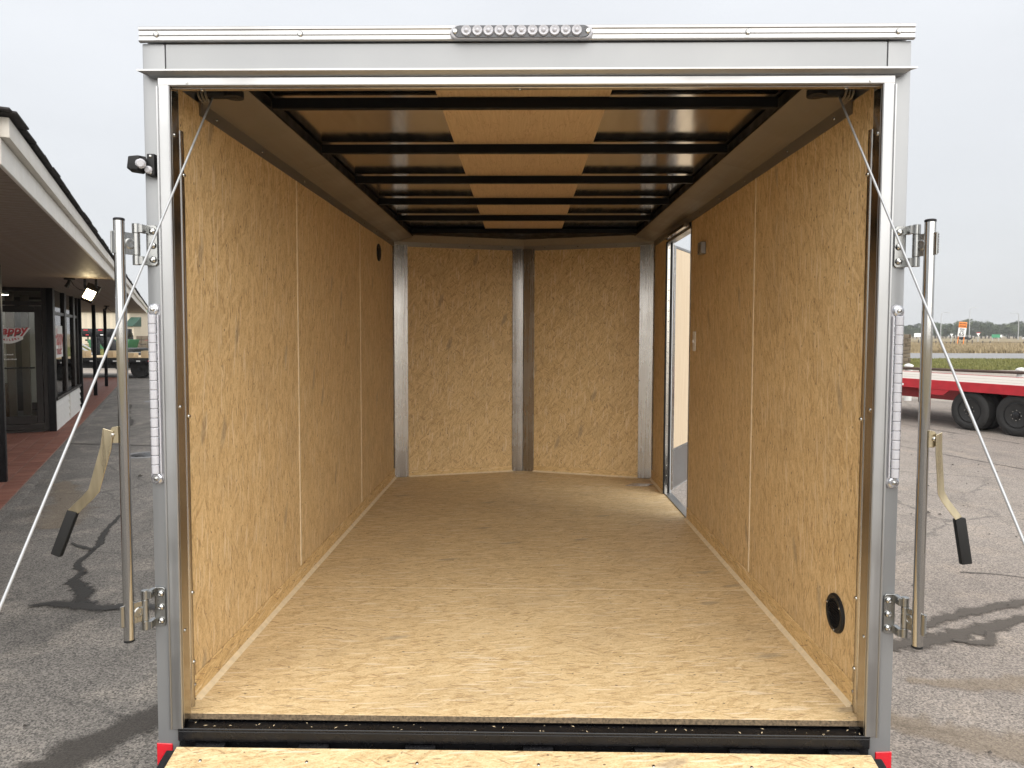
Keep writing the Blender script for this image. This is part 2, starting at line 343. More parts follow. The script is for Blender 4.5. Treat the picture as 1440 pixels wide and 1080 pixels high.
def ribbon(name, pts, mat, z, wob=.2, seg=7, parent=None):
    P = [Vector((p[0], p[1], 0)) for p in pts]; Wd = [p[2] for p in pts]; Q = []; H = []
    for i in range(len(P)-1):
        a = P[max(i-1, 0)]; b = P[i]; c = P[i+1]; d = P[min(i+2, len(P)-1)]
        for k in range(seg):
            t = k/seg; Q.append(.5*((2*b)+(c-a)*t+(2*a-5*b+4*c-d)*t*t+(3*b-a-3*c+d)*t**3)); H.append(Wd[i]*(1-t)+Wd[i+1]*t)
    Q.append(P[-1]); H.append(Wd[-1]); v = []; f = []; uv = []; n = len(Q); C = (-1, -.5, 0, .5, 1)
    for i in range(n):
        t = (Q[min(i+1, n-1)]-Q[max(i-1, 0)]).normalized(); nn = Vector((-t.y, t.x, 0))
        l = H[i]*rnd.uniform(1-wob, 1+wob); r = H[i]*rnd.uniform(1-wob, 1+wob)
        for c in C: v.append(tuple(Q[i]+nn*c*(l if c < 0 else r)+Vector((0, 0, z)))); uv.append(((c+1)/2, i/(n-1)))
    for i in range(n-1):
        for k in range(4): f.append((i*5+k, i*5+k+1, i*5+5+k+1, i*5+5+k))
    me = bpy.data.meshes.new(name); me.from_pydata(v, [], f); ul = me.uv_layers.new(name='UVMap')
    for l in me.loops: ul.data[l.index].uv = uv[l.vertex_index]
    me.materials.append(mat); o = bpy.data.objects.new(name, me); COL.objects.link(o)
    if parent: o.parent = parent
    else: struct(o)
    ORG[o.name] = Vector((0, 0, 0)); return o
def sheet(name, poly, z, mat, cuts=0):
    me = bpy.data.meshes.new(name); me.from_pydata([(x, y, z) for x, y in poly], [], [tuple(range(len(poly)))]); me.materials.append(mat)
    o = bpy.data.objects.new(name, me); COL.objects.link(o); ORG[o.name] = Vector((0, 0, 0)); return struct(o)
# ------------------------------------------------------------------ the setting
sheet('ground', [(-6000, -3000), (6000, -3000), (6000, 9000), (-6000, 9000)], -.03, DRY)
sheet('asphalt_drive', [(-40, -12), (.6, -12), (.6, 36), (-40, 36)], 0, ASPH)
yard = sheet('yard', [(.604, -12), (27, -12), (6, 28.5), (.604, 34)], .0, YARD)
sheet('service_lane', [(.604, -12), (200, -12), (200, 36), (.604, 36)], -.006, GRAVEL)
sheet('gravel_strip', [(-60, 30.5), (-.5, 30.5), (-.5, 38), (-60, 38)], .004, GRAVEL)
lawn_r = sheet('lawn', [(.6, 36.0), (200, 36), (200, 51.9), (.6, 51.9)], .0, LAWN)
lawn_l = sheet('lawn', [(-140, 38), (-6, 38), (-6, 95), (-140, 95)], .012, LAWN)
sheet('road', [(-5, 52), (260, 52), (260, 70), (-5, 70)], .006, ROADM)
# joints and stains of the paving
for k, ((x0, y0), (x1, y1)) in enumerate([((5.2, 13.2), (8.3, 3.45)), ((6.6, 16.7), (9.6, 4.8)), ((7.6, 17.6), (9.9, 9.8))]):
    pts = [(x0+(x1-x0)*t+rnd.uniform(-.02, .02), y0+(y1-y0)*t, .016) for t in [i/9 for i in range(10)]]
    ribbon('paving_joint', pts, JOINT, .004, .5, 5, yard)
ribbon('tar_stain', [(-3.83, 6.62, .012), (-3.783, 6.511, .025), (-3.654, 6.11, .038), (-3.484, 5.723, .05), (-3.416, 5.531, .036), (-3.32, 5.182, .05), (-3.174, 5.0, .044), (-3.132, 4.818, .065), (-2.964, 4.67, .10), (-2.853, 4.479, .11), (-2.83, 4.36, .1)], STAIN, .004, .35)
ribbon('tar_stain', [(-3.7, 5.70, .014), (-3.643, 5.646, .022), (-3.549, 5.591, .03), (-3.40, 5.52, .04)], STAIN, .008, .3)
ribbon('tar_stain', [(-3.12, 4.33, .025), (-2.991, 4.39, .06), (-2.803, 4.35, .10), (-2.604, 4.325, .085), (-2.45, 4.36, .075), (-2.2, 4.35, .06), (-1.9, 4.4, .04)], STAIN, .012, .3)
ribbon('oil_stain', [(-1.3, 3.42, .05), (-1.55, 3.22, .11), (-1.70, 3.02, .16), (-1.82, 2.80, .19), (-1.9, 2.55, .2), (-2.1, 2.2, .15)], STAINS, .004, .3)
ribbon('oil_stain', [(-9.6, 17.2, .05), (-8.6, 15.1, .16), (-7.6, 13.5, .18), (-7.2, 12.6, .12), (-6.9, 12.1, .05)], STAINS, .004, .3)
ribbon('tar_stain', [(-7.6, 10.95, .03), (-6.6, 10.85, .05), (-5.6, 10.75, .05), (-4.2, 10.9, .04), (-3.2, 11.1, .03)], STAINS, .008, .3)
ribbon('sand_drift', [(-5.4, 8.2, .10), (-4.7, 7.2, .28), (-4.35, 6.6, .32), (-4.1, 6.1, .2)], SAND, .004, .3)
ribbon('mud_track', [(1.85, 3.80, .03), (2.053, 3.90, .10), (2.253, 3.96, .13), (2.511, 4.06, .10), (2.75, 4.16, .09), (3.2, 4.36, .07), (3.9, 4.6, .05)], MUD, .004, .4)
ribbon('mud_track', [(2.3, 4.12, .04), (2.55, 4.27, .07), (2.9, 4.43, .08), (3.3, 4.58, .07), (3.9, 4.78, .03)], MUD, .008, .4)
ribbon('mud_track', [(2.42, 3.97, .03), (2.56, 3.93, .06), (2.64, 3.97, .06), (2.72, 4.10, .03)], MUD, .012, .3)
ribbon('tar_stain', [(3.18, 5.15, .008), (3.26, 5.14, .02), (3.417, 5.111, .014), (3.7, 4.98, .01)], STAINS, .004, .3)
ribbon('sand_drift', [(1.5, 3.25, .05), (1.70, 3.12, .14), (1.85, 3.0, .18), (2.1, 2.92, .2), (2.5, 2.9, .12)], SAND, .004, .3)
ribbon('sand_drift', [(1.9, 3.5, .04), (2.2, 3.45, .10), (2.6, 3.5, .12), (3.0, 3.6, .05)], SAND, .008, .3)
# pebbles and leaf litter on the yard
DEBRIS = simple('dark_debris', (.05, .042, .035), .8, var=.4)
mb = MB()
for k in range(150):
    if k < 95: x = rnd.uniform(1.35, 6.5); y = rnd.uniform(2.6, 10.5)
    else: x = -rnd.uniform(1.4, 5.2); y = rnd.uniform(2.6, 10)
    if abs(x) < 1.3: continue
    s = rnd.uniform(.004, .012)*(2.2 if rnd.random() < .07 else 1); a = rnd.random()*6.3
    vs = [(x+math.cos(a+i*1.257)*s*rnd.uniform(.7, 1.8), y+math.sin(a+i*1.257)*s*rnd.uniform(.6, 1.2), .013) for i in range(5)]+[(x, y, .013+s*.8)]
    mb.add(vs, [(i, (i+1) % 5, 5) for i in range(5)])
struct(part('loose_debris', mb, DEBRIS, recalc=False), 'stuff')
def manhole(x, y, r, label):
    o = empty('manhole_cover', (x, y, 0), label, 'manhole cover', 'manhole covers')
    part('ring', MB().lathe([(r*1.5, .001), (r*1.5, .006), (r*1.02, .008), (r*1.02, .001)], (x, y, 0), (0, 0, 1), 28, False), ROADM, o, recalc=False)
    part('cover', MB().lathe([(r*.97, .001), (r*.97, .004), (r*.9, .006), (.02, .006)], (x, y, 0), (0, 0, 1), 28), BLACKS, o)
manhole(-5.35, 9.93, .20, 'round utility cover set in the asphalt beside the left lock bar')
manhole(-9.25, 17.9, .24, 'far round utility cover in the asphalt beyond the canopy posts')
# ------------------------------------------------------------------ walkway and shop (local frame: x outward, y along the eave)
BO = (-8.152, 12.177, 0); BR = math.atan2(.451, .8925)
WALK = empty('walkway', BO, 'red quarry tile walkway', 'walkway', rz=BR, local=True); del WALK['label']; del WALK['category']; struct(WALK)
MORTAR = simple('tile_mortar', (.23, .185, .155), .9, var=.2, vs=3)
b = NB('red_quarry_tile'); v = b.co(); r = b.rand()
b.set(col=b.mix(b.rng(b.noise(v, 5., 4), .3, .7), b.mix(r, (.185, .070, .046), (.26, .105, .070)), b.mix(r, (.22, .095, .068), (.30, .145, .105))), rough=.6, spec=.35); TILE = b.m
bx('mortar_bed', (-9, .31, -9, 17, -.02, .012), MORTAR, WALK, 0)
ts = .2
tme, _ = mesh_obj('paver', MB().box(-.094, .094, -.095, .095, -.008, .008), TILE, .002)
far = MB()
for i in range(130):
    for j in range(13):
        vv = .205-j*ts; uu = -8.9+i*ts
        if -6.7 < uu < 1.9 and vv > -1.0 and not (uu > -.1 and vv < -.05):
            shared('paver', tme, WALK, (vv, uu, .012+rnd.uniform(0, .003)), (rnd.uniform(-.006, .006), rnd.uniform(-.006, .006), 0))
        else: far.box(vv-.094, vv+.094, uu-.095, uu+.095, .01, .019+rnd.uniform(0, .002))
struct(part('paver_field', far, TILE, WALK, recalc=False, smooth=0), 'stuff')
# broken asphalt lip along the walkway
mb = MB(); n = 220; vs = []
for i in range(n):
    u = -9+26*i/(n-1); w = .05+.05*rnd.random()
    vs += [(.31, u, .012), (.31+w*.5, u, .016+.006*rnd.random()), (.31+w+.05*rnd.random(), u, .001)]
mb.add(vs, [(i*3+k, i*3+k+1, i*3+4+k, i*3+3+k) for i in range(n-1) for k in (0, 1)])
part('kerb_lip', mb, ASPH, WALK, recalc=False)
SHOP = empty('shop_building', BO, 'low shop with wide shingled canopy, tan soffit and glass entrance', 'building', rz=BR, local=True)
SOFF = simple('tan_soffit_vinyl', (.20, .155, .118), .55, var=.08); FASC = simple('off_white_fascia', (.66, .62, .55), .45, var=.05)
SHING = simple('dark_shingles', (.035, .032, .032), .9, var=.35, vs=20, bump=.6, bs=120); SIDING = simple('white_vinyl_siding', (.62, .60, .56), .45, var=.06)
BRONZE = simple('dark_bronze_frame', (.010, .0065, .005), .4, 0, .25, var=.2); POSTM = simple('black_post_paint', (.005, .005, .006), .4, 0, .2, var=.5, vs=25, bump=.3, bs=60)
b = NB('window_glass'); gl = b.n('BsdfGlossy'); gl.inputs['Roughness'].default_value = .02; tr = b.n('BsdfTransparent'); tr.inputs['Color'].default_value = (.80, .82, .80, 1)
fr = b.n('Fresnel'); fr.inputs['IOR'].default_value = 1.38; ms = b.n('MixShader'); b.t.links.new(fr.outputs[0], ms.inputs[0]); b.t.links.new(tr.outputs[0], ms.inputs[1]); b.t.links.new(gl.outputs[0], ms.inputs[2]); b.t.links.new(ms.outputs[0], b.out.inputs[0]); GLASS = b.m
EV = 1.13; EU0 = -10.58; EU1 = 16.0
mb = MB().box(-7, EV-.03, -.098, -.004, 0, .012); mb.box(-7, EV-.03, .004, .098, 0, .012); mb.box(-7, EV-.03, -.1, .1, .012, .018)
sme, _ = mesh_obj('soffit_board', mb, SOFF, .002, center=False)
for i in range(132): shared('soffit_board', sme, SHOP, (0, EU0+.12+i*.2, 2.5))
for k in range(9):
    u0 = EU0+k*2.954; u1 = u0+2.95
    d = rnd.uniform(-.006, .006)
    part('fascia_board', MB().box(EV-.02+d, EV+d, u0, u1, 2.49, 2.612), FASC, SHOP, .003)
    part('fascia_trim', MB().box(EV-.02, EV+.035+d, u0, u1, 2.614, 2.705), FASC, SHOP, .004)
for k in range(3):
    v1 = EV-.02-k*2.7
    part('fascia_board', MB().box(v1-2.69, v1-.004, EU0-.02, EU0, 2.49, 2.612), FASC, SHOP, .003); part('fascia_trim', MB().box(v1-2.69, v1-.004, EU0-.055, EU0, 2.614, 2.705), FASC, SHOP, .004)
bx('fascia_board', (-7, EV-.024, EU1, EU1+.02, 2.49, 2.70), FASC, SHOP)
mb = MB(); V0, V1, U0, U1 = -13, EV+.03, EU0-.05, EU1+.05; zr = 2.712; rise = 1.75
mb.add([(V0, U0, zr), (V1, U0, zr), (V1, U1, zr), (V0, U1, zr), ((V0+V1)/2, U0+7, zr+rise), ((V0+V1)/2, U1-7, zr+rise)], [(0, 1, 4), (1, 2, 5, 4), (2, 3, 5), (3, 0, 4, 5), (0, 3, 2, 1)])
part('roof', mb, SHING, SHOP, smooth=0)
shm = [mesh_obj('shingle', MB().box(-.20, .030+d, -.149, .149, -.006, .006), SHING, .003, center=False)[0] for d in (0, .006, .010)]
for i in range(88):
    shared('shingle', shm[rnd.randrange(3)], SHOP, (EV+.03, EU0+.1+i*.3, zr+.012+rnd.uniform(-.002, .006)), (rnd.uniform(-.02, .02), .10+rnd.uniform(-.04, .07), rnd.uniform(-.015, .015)))
for i in range(26):
    shared('shingle', shm[rnd.randrange(3)], SHOP, (EV-.1-i*.3, EU0-.06, zr+.012+rnd.uniform(-.002, .006)), (rnd.uniform(-.02, .02), .10+rnd.uniform(-.04, .05), -math.pi/2))
for (v, u) in [(.06, -4.72), (0, 7.98), (.01, 11.75), (.03, 4.02)]: bx('post', (v-.045, v+.045, u-.045, u+.045, .02, 2.5), POSTM, SHOP, .006)
# entrance block
bx('corner_post', (-.07, .03, -.03, .07, .02, 2.5), POSTM, SHOP, .005)
for (v0, v1) in [(-.14, -.075), (-1.22, -1.15)]: bx('door_jamb', (v0, v1, .0, .1, .03, 2.5), BRONZE, SHOP, .003)
bx('door_head', (-1.148, -.142, .0, .1, 2.2, 2.27), BRONZE, SHOP, .003); bx('door_head', (-1.148, -.142, .0, .1, 2.44, 2.5), BRONZE, SHOP, .003)
bx('transom_pane', (-1.148, -.142, .045, .051, 2.272, 2.438), GLASS, SHOP, 0)
bx('threshold', (-1.148, -.142, -.01, .1, .02, .06), BRONZE, SHOP, .003)
DOOR = bx('door', (-1.14, -.15, .02, .026, .07, .16), BRONZE, SHOP, 0, 'glass shop door with bronze frame and script lettering')
for q in [(-.25, -.15, .025, .075, .165, 2.19), (-1.14, -1.04, .025, .075, .165, 2.19), (-1.038, -.252, .028, .072, 2.08, 2.19), (-1.038, -.252, .028, .072, .165, .30)]: bx('door_frame', q, BRONZE, DOOR, .003)
bx('pane', (-1.038, -.252, .047, .053, .302, 2.078), GLASS, DOOR, 0)
part('push_bar', MB().tube([(-1.03, -.0, 1.13), (-.26, -.0, 1.13)], .014, 10), BLACKS, DOOR)
RED = simple('red_decal', (.42, .012, .02), .4, var=.1); WHT = simple('white_decal', (.72, .71, .69), .45, var=.05)
text_part('Happy', .19, WHT, DOOR, (-.62, .040, 1.765), (R(90), 0, 0), 'lettering_outline', .25, .022, .0006)
text_part('Happy', .19, RED, DOOR, (-.62, .0375, 1.765), (R(90), R(-4), 0), 'lettering', .25, .006, .0006)
mb = MB(); N = 26
arc = [(-.29+.58*i/N, -.075*math.sin(math.pi*i/N)) for i in range(N+1)]
mb.prism([(x, z*.5+.035) for x, z in arc]+[(x, z*1.0-.05) for x, z in arc[::-1]], lambda a, b: (-.63+a*.72, .044, 1.67+b), lambda a, b: (-.63+a*.72, .0448, 1.67+b))
part('lettering_outline', mb, WHT, DOOR)
for i, ch in enumerate('TRAILERS'):
    t = (i+.5)/8; text_part(ch, .05, RED, DOOR, (-.63-.16+.32*t, .0415, 1.662-.055*math.sin(math.pi*(.12+.76*t))), (R(90), R(-28+56*t)*-1, 0), 'lettering', 0, .002, .0005)
for z, w in [(1.36, .30), (1.28, .36)]:                            # opening hours, too small to read in the photograph: broken strokes
    mb = MB(); x = -w/2
    while x < w/2:
        l = rnd.uniform(.008, .026); mb.box(-.72+x, -.72+x+l, .0435, .0443, z-.011, z+.011*rnd.uniform(.3, 1)); x += l+.007
    part('lettering', mb, WHT, DOOR, recalc=False)
# side windows over clapboard
for i, (u0, u1) in enumerate([(.075, .30), (1.62, 1.90), (3.05, 3.35), (3.80, 3.97)]): bx('mullion', (-.06, .02, u0, u1, .60, 2.5), BRONZE, SHOP, .004)
bx('window_sill', (-.07, .05, .075, 3.97, .545, .60), BRONZE, SHOP, .004)
for (u0, u1) in [(.302, 1.618), (1.902, 3.048), (3.352, 3.798)]:
    for (z0, z1) in [(.602, 2.05), (2.11, 2.498)]: bx('window_pane', (-.022, -.016, u0, u1, z0, z1), GLASS, SHOP, 0)
    bx('window_rail', (-.05, .01, u0, u1, 2.052, 2.108), BRONZE, SHOP, .003)
for k in range(4): 
    for (u0, u1) in [(.075, 1.99), (2.01, 3.97)]:
        part('siding_board', MB().prism([(0, 0), (.038, 0), (.034, .012), (.006, .13), (0, .13)], lambda a, b: (-.005+a, u0, .02+k*.13+b), lambda a, b: (-.005+a, u1, .02+k*.13+b)), SIDING, SHOP)
bx('siding_strip', (-.005, .040, 1.985, 2.015, .02, .545), SIDING, SHOP)
dec = bx('window_decal', (-.0135, -.0125, .42, 1.5, 1.28, 1.86), WHT, SHOP, 0)
text_part('Happy', .42, RED, dec, (-.010, .96, 1.64), (R(90), 0, R(90)), 'lettering', .25, .010, .0005)
text_part('TRAILERS', .15, RED, dec, (-.010, .96, 1.38), (R(90), 0, R(90)), 'lettering', 0, .003, .0005)
# inside the entrance
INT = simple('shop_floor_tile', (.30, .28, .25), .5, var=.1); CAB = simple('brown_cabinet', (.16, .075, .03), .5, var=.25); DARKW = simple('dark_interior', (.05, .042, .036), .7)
bx('inner_floor', (-5, -.08, .11, 3.9, .015, .05), INT, SHOP, 0); bx('floor_mat', (-1.1, -.5, .3, 1.2, .052, .062), BLACKR, SHOP)
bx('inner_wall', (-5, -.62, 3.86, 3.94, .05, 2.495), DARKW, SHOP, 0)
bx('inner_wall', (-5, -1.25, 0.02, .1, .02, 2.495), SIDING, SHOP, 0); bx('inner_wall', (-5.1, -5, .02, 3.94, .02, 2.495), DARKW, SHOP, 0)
for k in range(12): part('siding_board', MB().prism([(0, 0), (.022, 0), (.006, .15), (0, .15)], lambda a, b: (-1.75, 2.2-a, .75+k*.14+b), lambda a, b: (-1.02, 2.2-a, .75+k*.14+b)), SIDING, SHOP)
for k in range(15): part('siding_board', MB().prism([(0, 0), (.022, 0), (.006, .15), (0, .15)], lambda a, b: (-.74, 2.9-a, .3+k*.14+b), lambda a, b: (-.40, 2.9-a, .3+k*.14+b)), SIDING, SHOP)
bx('inner_post', (-1.02, -.88, 2.15, 2.25, .05, 2.495), SOFF, SHOP); bx('inner_post', (-.87, -.74, 2.8, 2.95, .05, 2.495), SOFF, SHOP)
bx('cabinet', (-1.75, -1.0, 1.9, 2.15, .05, .74), CAB, SHOP, .004)
b = NB('lit_ceiling_disc'); CEIL = b.set(col=(1, 1, 1), emit=(1, .93, .8), estr=7.)
cl_ = part('ceiling_lamp', MB().lathe([(.16, 0), (.16, .04), (.14, .05)], (-.95, 1.2, 2.42), (0, 0, 1), 24), WHITEP, SHOP); part('diffuser', MB().lathe([(.15, -.004), (.15, -.001)], (-.95, 1.2, 2.42), (0, 0, 1), 24), CEIL, cl_)
# lamps under the soffit
c = Vector((.83, -2.76, 0)); FL = empty('flood_light', (Matrix.Rotation(BR, 4, 'Z') @ c)+Vector(BO), 'lit flood light hanging under the shop soffit', 'lamp', rz=BR)
FL.location.z = 2.5; ORG[FL.name] = Vector((0, 0, 0))
b = NB('lit_flood_lens'); EM = b.set(col=(1, .9, .7), emit=(1, .80, .46), estr=9.)
for x in (-.075, .065): bx('bracket', (x-.016, x+.016, -.02, .02, -.14, 0), BLACKS, FL, .003)
M = Matrix.Translation((0, -.03, -.19)) @ Matrix.Rotation(R(24), 4, 'Y') @ Matrix.Rotation(R(-28), 4, 'X')
body = part('housing', MB().box(-.085, .085, -.03, .06, .02, .12, M).box(-.075, .075, -.02, .05, -.15, .02, M), BLACKS, FL, .006)
part('lens', MB().box(-.06, .06, -.034, -.022, -.14, .01, M), EM, body, .003)
for k, (v, u) in enumerate([(.57, -2.77), (.28, 8.5)]):
    c = Vector((v, u, 0)); J = empty('lamp_socket', (Matrix.Rotation(BR, 4, 'Z') @ c)+Vector(BO), ['bare lamp socket on a round base beside the lit flood light', 'small lamp socket under the far end of the soffit'][k], 'lamp socket', rz=BR); J.location.z = 2.5; ORG[J.name] = Vector((0, 0, 0))
    part('base', MB().lathe([(.07, -.025), (.07, -.001)], (0, 0, 0), (0, 0, 1), 16), BLACKP, J)
    part('socket', MB().tube([(0, 0, -.02), (-.01, 0, -.07), (-.04, -.01, -.13)], [.02, .024, .03], 10), BLACKP, J)
    part('wire', MB().tube([(.01, 0, -.02), (.05, 0, -.10), (.12, 0, -.16), (.19, 0, -.17), (.26, 0, -.15)] , .005, 6), BLACKP, J)
# ------------------------------------------------------------------ the cargo trailer (x across, y into the box, floor at .56)
TR = empty('cargo_trailer', (0, 2.07, 0), 'open silver enclosed cargo trailer with strand board interior and lowered ramp', 'trailer')
HW, FZ = 1.04, .56
scm, _ = mesh_obj('screw', MB().lathe([(.0055, 0), (.0055, .0012), (.004, .0030), (.0015, .0036)], (0, 0, 0), (0, 0, 1), 10), SCREW, center=False)
bolt, _ = mesh_obj('bolt', MB().lathe([(.0105, 0), (.0105, .002), (.0085, .0055), (.004, .0078), (.003, .0066)], (0, 0, 0), (0, 0, 1), 16), SCREW, center=False)
def screw(p, d, parent, me=None, s=1.): 
    o = shared('screw' if me is None else 'bolt', me or scm, parent, p); o.rotation_euler = Vector(d).to_track_quat('Z', 'Y').to_euler(); o.scale = (s, s, s); return o
# floor
for (y0, y1) in [(2.111, 3.2035), (3.2045, 4.4260)]: bx('floor_panel', (-HW, HW, y0, y1, FZ-.018, FZ), OSB_FLOOR, TR, .0012)
part('floor_panel', MB().prism([(-HW, 4.4264), (HW, 4.4264), (HW, 5.72), (0, 6.045), (-HW, 5.72)], lambda a, b: (a, b, FZ-.018), lambda a, b: (a, b, FZ)), OSB_FLOOR, TR, .0012)
bx('floor_edge', (-HW, HW, 2.109, 2.1108, FZ-.0175, FZ-.0008), OSB_EDGE, TR, 0)
bx('floor_seam', (-HW, HW, 3.201, 3.2065, FZ-.001, FZ+.0004), BEAD, TR, 0)
bx('sub_frame', (-1.0, 1.0, 2.13, 5.7, .40, FZ-.02), BLACKS, TR, 0)
# side walls
def wall(s, spans, z1=2.462):
    X = s*HW; a, b = sorted((X, X+s*.012))
    for (y0, y1) in spans: bx('wall_panel', (a, b, y0, y1, FZ+.001, z1), OSB_WALL, TR, .001)
wall(-1, [(2.13, 3.272), (3.284, 4.531), (4.543, 5.712)]); wall(1, [(2.13, 3.229), (3.241, 4.452), (5.182, 5.712)])
for s, y in [(-1, 3.278), (-1, 4.537), (1, 3.235)]:
    a, b = sorted((s*(HW-.0025), s*(HW+.012))); bx('seam_strip', (a, b, y-.006, y+.006, FZ+.075, 2.44), BEAD, TR, .001)
for s, y0, y1 in [(-1, 2.19, 5.70), (1, 2.19, 4.452), (1, 5.19, 5.70)]:
    a, b = sorted((s*(HW-.006), s*HW)); part('skirting', MB().box(a, b, y0, y1, FZ+.004, FZ+.078), OSB_SKIRT, TR, .002)
    a, b = s*(HW-.006), s*(HW-.022)
    part('floor_bead', MB().prism([(a, FZ), (b, FZ), ((a+b)/2, FZ+.007), (a, FZ+.012)], lambda p, q: (p, y0, q), lambda p, q: (p, y1, q)), BEAD, TR)
# outer skin
SKIN = brushed('silver_outer_skin', (.5, .51, .52), .35, 'z', metal=.5)
bx('outer_skin', (-1.09, -1.055, 2.152, 5.74, .42, 2.56), SKIN, TR); bx('outer_skin', (1.055, 1.09, 2.152, 4.448, .42, 2.56), SKIN, TR)
bx('outer_skin', (1.055, 1.09, 5.186, 5.74, .42, 2.56), SKIN, TR); bx('outer_skin', (1.055, 1.09, 4.45, 5.184, 2.395, 2.56), SKIN, TR); bx('outer_skin', (1.055, 1.09, 4.45, 5.184, .42, .555), SKIN, TR)
bx('roof', (-1.093, 1.093, 2.08, 5.76, 2.562, 2.597), SKIN, TR, .008)
part('roof_nose', MB().prism([(-1.093, 5.762), (1.093, 5.762), (0, 6.12)], lambda a, b: (a, b, 2.562), lambda a, b: (a, b, 2.596)), SKIN, TR)
for s in (-1, 1):
    part('nose_skin', MB().prism([(s*1.09, 5.742), (s*1.05, 5.742), (0, 6.07), (0, 6.11)], lambda a, b: (a, b, .42), lambda a, b: (a, b, 2.56)), SKIN, TR)
# front V
for s in (-1, 1):
    A = Vector((s*HW, 5.712, 0)); Cc = Vector((0, 6.032, 0)); e = (Cc-A).normalized(); L = (Cc-A).length
    n = Vector((-e.y, e.x, 0)); n = -n if n.y < 0 else n                  # points out of the trailer
    F = lambda t, d, z: A+e*t+n*d+Vector((0, 0, z))
    def slab(name, t0, t1, d0, d1, z0, z1, mat, bev=.001):
        return part(name, MB().add([F(t, d, z) for z in (z0, z1) for d in (d0, d1) for t in (t0, t1)], [(0, 2, 3, 1), (4, 5, 7, 6), (0, 1, 5, 4), (1, 3, 7, 5), (3, 2, 6, 7), (2, 0, 4, 6)]), mat, TR, bev)
    slab('front_panel', .004, L-.002, 0, .012, FZ+.001, 2.462, OSB_FRONT)
    slab('front_skirting', .115, L-.095, -.005, -.0005, FZ+.003, FZ+.05, OSB_SKIRTX, .0015)
    part('floor_bead', MB().add([F(t, d, z) for t in (.11, L-.09) for d, z in ((-.006, FZ), (-.017, FZ), (-.006, FZ+.010))], [(0, 1, 2), (5, 4, 3), (0, 3, 4, 1), (1, 4, 5, 2), (2, 5, 3, 0)]), BEAD, TR)
    fl = slab('corner_flashing', .002, .112, -.006, -.001, FZ+.002, 2.44, FLASH)
    fc = slab('nose_flashing', L-.098, L-.004, -.008, -.001, FZ+.002, 2.44, FLASH)
    a, b = sorted((s*HW, s*(HW-.004))); bx('corner_flashing', (a, b, 5.665, 5.70, FZ+.08, 2.44), FLASH, TR)
    for z in (.75, 1.05, 1.35, 1.65, 1.95, 2.25, 2.38):
        screw(F(.106, -.006, z+rnd.uniform(-.03, .03)), -n, fl, s=1.1); screw(F(L-.092, -.008, z+rnd.uniform(-.03, .03)), -n, fc, s=1.1)
    pr = [(-.0, 2.425), (-.004, 2.425), (-.006, 2.462), (-.075, 2.53), (-.072, 2.535), (-.0, 2.47)]
    vs = [F(t, d, z) for t in (.0, L+.01) for d, z in pr]; k = len(pr)
    ft = part('front_cove', MB().add(vs, [tuple(range(k))[::-1], tuple(range(k, 2*k))]+[(i, (i+1) % k, k+(i+1) % k, k+i) for i in range(k)]), COVE, TR)
    for t in (.3, .62, .9): screw(F(t, -.005, 2.444), -n, ft)
# coves along the walls
for s in (-1, 1):
    pr = [(HW-.001, 2.422), (HW-.004, 2.422), (HW-.010, 2.462), (.89, 2.498), (.884, 2.503), (HW-.001, 2.476)]
    for (y0, y1) in [(2.30, 3.26), (3.262, 4.90), (4.902, 5.70)]:
        cv = part('wall_cove', MB().prism(pr, lambda p, q: (s*p, y0, q), lambda p, q: (s*p, y1, q)), COVE, TR)
        yy = y0+.12
        while yy < y1: screw((s*(HW-.007), yy, 2.442), (-s, 0, -.1), cv); yy += .42
    bx('side_rail', (s*.95-.07, s*.95+.07, 2.16, 5.72, 2.506, 2.543), BLACKM, TR, .002)
# roof sheet, bows and printed centre boards
part('roof_sheet', MB().prism([(-1.05, 2.10), (1.05, 2.10), (1.05, 5.72), (0, 6.05), (-1.05, 5.72)], lambda a, b: (a, b, 2.5495), lambda a, b: (a, b, 2.552)), ROOFM, TR)
BY = [2.525, 3.133, 3.746, 4.345, 4.957, 5.58]
for y in BY: bx('roof_bow', (-.875, .875, y-.026, y, 2.505, 2.5425), BLACKM, TR, .003)
bx('roof_bow', (-.875, .875, 2.11, 2.15, 2.505, 2.5425), BLACKM, TR, .003)
part('nose_board', MB().prism([(-.9, 5.60), (.9, 5.60), (.9, 5.70), (0, 5.985), (-.9, 5.70)], lambda a, b: (a, b, 2.512), lambda a, b: (a, b, 2.542)), BLACKM, TR)
for (y0, y1) in [(2.12, 3.745), (3.747, 5.75)]: bx('ceiling_board', (-.297, .297, y0, y1, 2.5435, 2.5465), PRINT, TR, 0)
